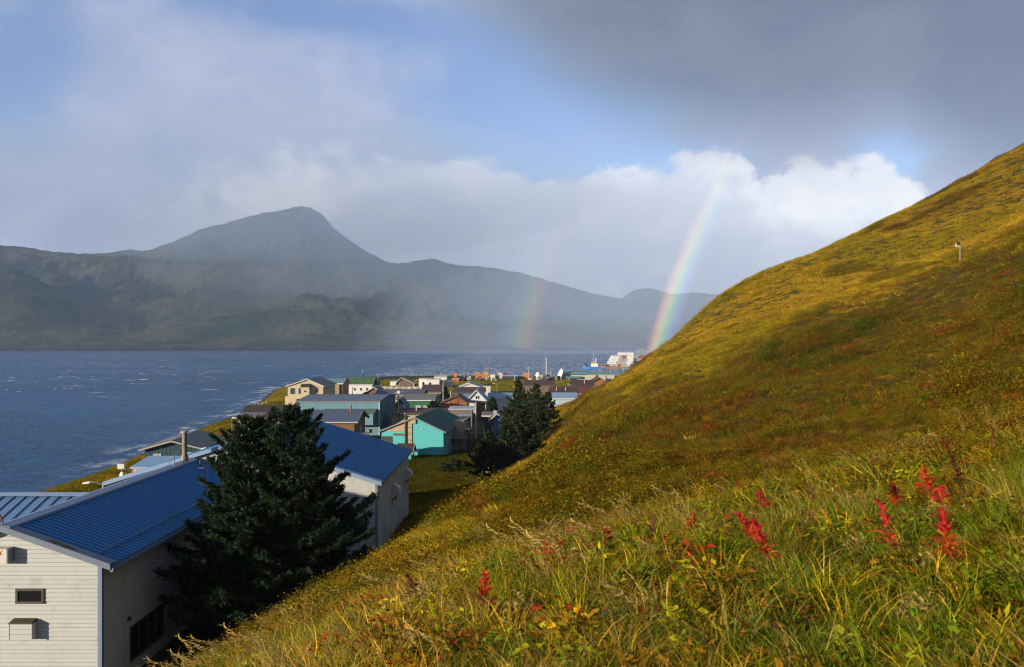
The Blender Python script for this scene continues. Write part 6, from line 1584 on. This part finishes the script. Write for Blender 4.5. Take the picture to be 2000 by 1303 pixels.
def dress_plain():
    """rough grass on the level ground between the hill and the houses, and along the beach"""
    xs = RNG.uniform(-16, 12, 26000); ys = RNG.uniform(60, 150, 26000)
    xb = RNG.uniform(-112, -22, 42000); yb = RNG.uniform(58, 400, 42000)
    ok = (inland(xb, yb) > 2.0) & (inland(xb, yb) < 26); x = np.r_[xs, xb[ok]]; y = np.r_[ys, yb[ok]]
    xm = RNG.uniform(-70, 75, 16000); ym = RNG.uniform(275, 452, 16000); x = np.r_[x, xm]; y = np.r_[y, ym]
    keep = (hill(x, y) < plain(x, y) + 1.5)
    for (x0, x1, y0, y1) in FOOT: keep &= ~((x > x0) & (x < x1) & (y > y0) & (y < y1))
    x, y = x[keep], y[keep]; z = ground(x, y); n = len(x); r = RNG.random(n)
    t = np.where((fbm(x / 7, y / 7, 501, 3) > .5)[:, None], PAL['olive'] * .85, PAL['green'] * .8); t = np.where((fbm(x / 16, y / 16, 511, 3) > .54)[:, None] & (r < .7)[:, None], PAL['gold'] * .75, t)
    t = t * RNG.normal(1, .18, (n, 1)).clip(.5, 1.6) * np.where(x > -16, .62, 1.0)[:, None]; shaded = (x > -16) & (RNG.random(n) < .6); t[shaded] = PAL['green'] * .42 + PAL['brown'] * .18  # right-hand strip: the building's shade is put into the grass tint
    mead = (y > 272) & (RNG.random(n) < .75); t[mead] = PAL['lime'] * .66 + PAL['gold'] * .26
    k = np.where(r < .75, 9, 10); s = RNG.uniform(.6, 1.15, n); yaw = RNG.uniform(0, 6.28, n)
    scatter('rough_grass', 'rough olive grass on the level ground and along the shore', 'grass', np.c_[x, y, z], k, np.c_[np.zeros(n), np.zeros(n), yaw], np.stack([s, s, s], -1), t)
FOOT = []
for o in list(COL.objects):
    if o.parent is None and o.get('category') in ('house', 'shed', 'cottage', 'warehouse', 'church', 'workshop', 'hall', 'trailer', 'boathouse', 'container', 'tank', 'carport'):
        c = [o.matrix_basis @ (ch.matrix_basis @ Vector(p)) for ch in o.children if ch.type == 'MESH' and ch.name.startswith('wall') for p in ch.bound_box]
        if c: FOOT.append((min(p.x for p in c) - .5, max(p.x for p in c) + .5, min(p.y for p in c) - .5, max(p.y for p in c) + .5))
FOOT.append((-48, -9, 35, 76.5))
dress_plain()

# ------------------------------------------------------------------ plants that stand out
def hit(px, py, dz=0.0, dmax=12):
    u = (px - 1000) / F; D = np.arange(1.5, dmax, .04); yy = HY + (EYE - ground(u * D, D) - dz) / D * F
    i = int(np.argmax(yy <= py)); return float(D[i]) if yy[i] <= py else 99.0
def leaf_obj_mesh(name, L, w, m):
    n = 5; v = []; f = []
    for i in range(n + 1):
        t = i / n; ww = w * math.sin(math.pi * (t * .86 + .07)) * .5; z = .10 * L * math.sin(t * 2.6)
        v += [(t * L, -ww, z + ww * .35), (t * L, 0, z), (t * L, ww, z + ww * .35)]
    for i in range(n):
        for j in (0, 1): f.append((3 * i + j, 3 * i + j + 1, 3 * i + j + 4, 3 * i + j + 3))
    me = bpy.data.meshes.new(name); me.from_pydata(v, [], f); me.polygons.foreach_set('use_smooth', [True] * len(f)); me.materials.append(m); return me
def petal(name, c, t=.35):
    m = leaf_material(name, c, tuple(k * f for k, f in zip(c, (1.25, 1.7, 1.1))), 22, .55, t); return m
CRIM, SCAR, ORNG, MARO, DRY, YELL = petal('crimson_leaf', (.60, .035, .040)), petal('scarlet_leaf', (.62, .085, .025)), petal('orange_leaf', (.58, .20, .03)), petal('maroon_leaf', (.16, .018, .018)), petal('dry_brown_leaf', (.26, .13, .06)), petal('yellow_leaf', (.62, .50, .04))
LM = {m: leaf_obj_mesh('leaf', 1, .33, m) for m in (CRIM, SCAR, ORNG, MARO, DRY)}
STEM = mat('fireweed_stem', (.22, .055, .03), .7, .2, 20)
def fireweed(label, px, ptop, pbot, D, lean, mats, nleaf, spread, seed):
    lean *= 1.5; spread *= 1.12
    """stem from the ground to ptop, leafy between ptop and pbot"""
    rg = random.Random(seed)
    D = min(hit(px, pbot + 6, .17), D + 1.6)
    x = (px - 1000) / F * D; y = D; zg = gz(x, y); zt = EYE - (ptop - HY) / F * D; zb = EYE - (pbot - HY) / F * D; H = max(zt - zg, .18)
    T = thing('fireweed', label, 'plant', (x - lean * .5 * H, y, zg), 0, 'fireweed plants in the grass')
    cv = rg.uniform(-.10, .10); bend = lambda s: Vector((lean * H * s ** 1.4 + cv * H * math.sin(s * 3.1), .08 * H * math.sin(s * 2.6 + cv * 9), H * s))
    MB().tube([bend(i / 8) - Vector((0, 0, .05 if i == 0 else 0)) for i in range(9)], [.005 * (1 - i / 14) for i in range(9)], 5).build('stem', STEM, T)
    s0 = max(.12, (zb - zg) / H)
    nleaf = int(nleaf * 1.6); spread *= D / 5.2 if D < 5.2 else 1
    for i in range(nleaf):
        s = s0 + (1 - s0) * (i + rg.random() * .6) / nleaf; p = bend(s); a = i * 2.4 + rg.uniform(-.4, .4)
        m = mats[0] if s > s0 + (1 - s0) * .45 else mats[1 if rg.random() < .7 else -1]
        L = spread * (.55 + .6 * (1 - (s - s0) / (1 - s0 + 1e-6))) * rg.uniform(.75, 1.2); el = .35 + .55 * (s - s0) / (1 - s0 + 1e-6) + rg.uniform(-.5, .3)
        o = bpy.data.objects.new('leaf', LM[m]); COL.objects.link(o); o.parent = T
        o.matrix_local = Matrix.Translation(p) @ Matrix.Rotation(a, 4, 'Z') @ Matrix.Rotation(-el, 4, 'Y') @ Matrix.Rotation(rg.uniform(-.5, .5), 4, 'X') @ Matrix.Diagonal((L, L * rg.uniform(.8, 1.2), L, 1))
for i, q in enumerate([
    ('crimson fireweed leaning left, left one of a bright touching pair in the grass', 1462, 1006, 1064, 4.9, -.30, (CRIM, SCAR, SCAR), 34, .075),
    ('crimson and scarlet fireweed, right one of a bright touching pair in the grass', 1496, 1020, 1092, 4.7, -.25, (CRIM, SCAR, ORNG), 36, .075),
    ('slim red fireweed with orange lower leaves, standing alone mid meadow', 1722, 976, 1078, 4.9, -.10, (CRIM, SCAR, ORNG), 30, .075),
    ('largest fireweed, crimson above and orange below, at the right', 1866, 998, 1092, 4.4, -.16, (CRIM, SCAR, ORNG), 40, .090),
    ('bushy red fireweed on the rim of the meadow above the largest one', 1812, 918, 972, 6.8, -.15, (SCAR, SCAR, CRIM), 30, .10),
    ('tall dark maroon fireweed spike on the rim of the meadow at the right', 1862, 856, 946, 7.4, -.22, (MARO, MARO, MARO), 46, .055),
    ('small pinkish red fireweed just right of the bushy red one', 1849, 954, 985, 6.0, -.1, (CRIM, CRIM, SCAR), 20, .075),
    ('small dull red fireweed left of the bushy red one', 1750, 954, 990, 6.2, -.12, (MARO, SCAR, CRIM), 24, .09),
    ('tiny red fireweed tip left of centre on the rim of the meadow', 1490, 964, 992, 7.0, -.2, (CRIM, CRIM, SCAR), 18, .08),
    ('withered brown fireweed, tallest of the brown ones on the rim', 1502, 922, 958, 7.6, -.05, (DRY, DRY, DRY), 22, .06),
    ('withered pinkish brown fireweed between the grass stems of the rim', 1586, 946, 978, 7.2, -.1, (DRY, DRY, MARO), 22, .055),
    ('thin withered brown fireweed leaning left on the rim', 1690, 900, 940, 7.8, -.28, (DRY, DRY, MARO), 20, .05),
    ('dark red seeding fireweed at the far right of the rim', 1946, 838, 880, 8.6, -.1, (MARO, DRY, DRY), 26, .055),
    ('small red fireweed below the rim left of the bright pair', 1360, 1010, 1034, 6.6, -.1, (SCAR, SCAR, MARO), 18, .07),
    ('brownish fireweed by the dark brush left of the bright pair', 1284, 1006, 1058, 6.4, -.06, (DRY, MARO, DRY), 24, .06),
    ('red fireweed among pale grass heads at the left centre', 955, 1124, 1186, 5.6, -.1, (SCAR, SCAR, DRY), 28, .075),
    ('small crimson fireweed on the rim near the bent grass heads', 1072, 1062, 1088, 6.6, -.15, (CRIM, SCAR, SCAR), 18, .085),
    ('dark red fireweed in the brush below the big spruce', 802, 1128, 1172, 6.6, -.1, (MARO, MARO, SCAR), 26, .07),
    ('faint red fireweed between the grass heads and the bright pair', 1186, 1034, 1062, 6.8, -.12, (SCAR, MARO, MARO), 20, .07),
]): fireweed(*q, 900 + i)

# yellow leaved seedlings
YM = leaf_obj_mesh('leaf', 1, .62, YELL)
for i, (lab, px, py, D, n, s) in enumerate([('yellow leaved plant near the bottom right of the meadow', 1640, 1245, 3.7, 14, .075), ('small yellow leaved plant left of centre in the meadow', 1345, 1108, 4.8, 8, .07), ('pair of yellow leaves below the bright fireweed pair', 1625, 1020, 5.6, 6, .07), ('yellowing plant behind the largest fireweed', 1902, 975, 5.6, 8, .07), ('yellow leaves at the rim beside withered fireweed', 1735, 922, 7.4, 5, .08), ('yellow leaved plant at the left of the meadow foreground', 1205, 1140, 4.6, 9, .065)]):
    D = min(hit(px, py + 8, .14), D + 1.5); x = (px - 1000) / F * D; zg = gz(x, D); H = max(.12, EYE - (py - HY) / F * D - zg); rg = random.Random(i + 50)
    T = thing('yellow_plant', lab, 'plant', (x, D, zg), 0, 'yellow leaved plants in the grass')
    MB().tube([(0, 0, -.04), (.01, 0, H * .5), (0, .01, H)], [.004, .003, .002], 5).build('stem', STEM, T)
    for k in range(n):
        o = bpy.data.objects.new('leaf', YM); COL.objects.link(o); o.parent = T; L = s * rg.uniform(.7, 1.2); z_ = H * (.55 + .5 * k / n)
        o.matrix_local = Matrix.Translation((0, 0, z_)) @ Matrix.Rotation(k * 2.4, 4, 'Z') @ Matrix.Translation((.02, 0, 0)) @ Matrix.Rotation(-rg.uniform(-.1, .6), 4, 'Y') @ Matrix.Diagonal((L, L, L, 1))
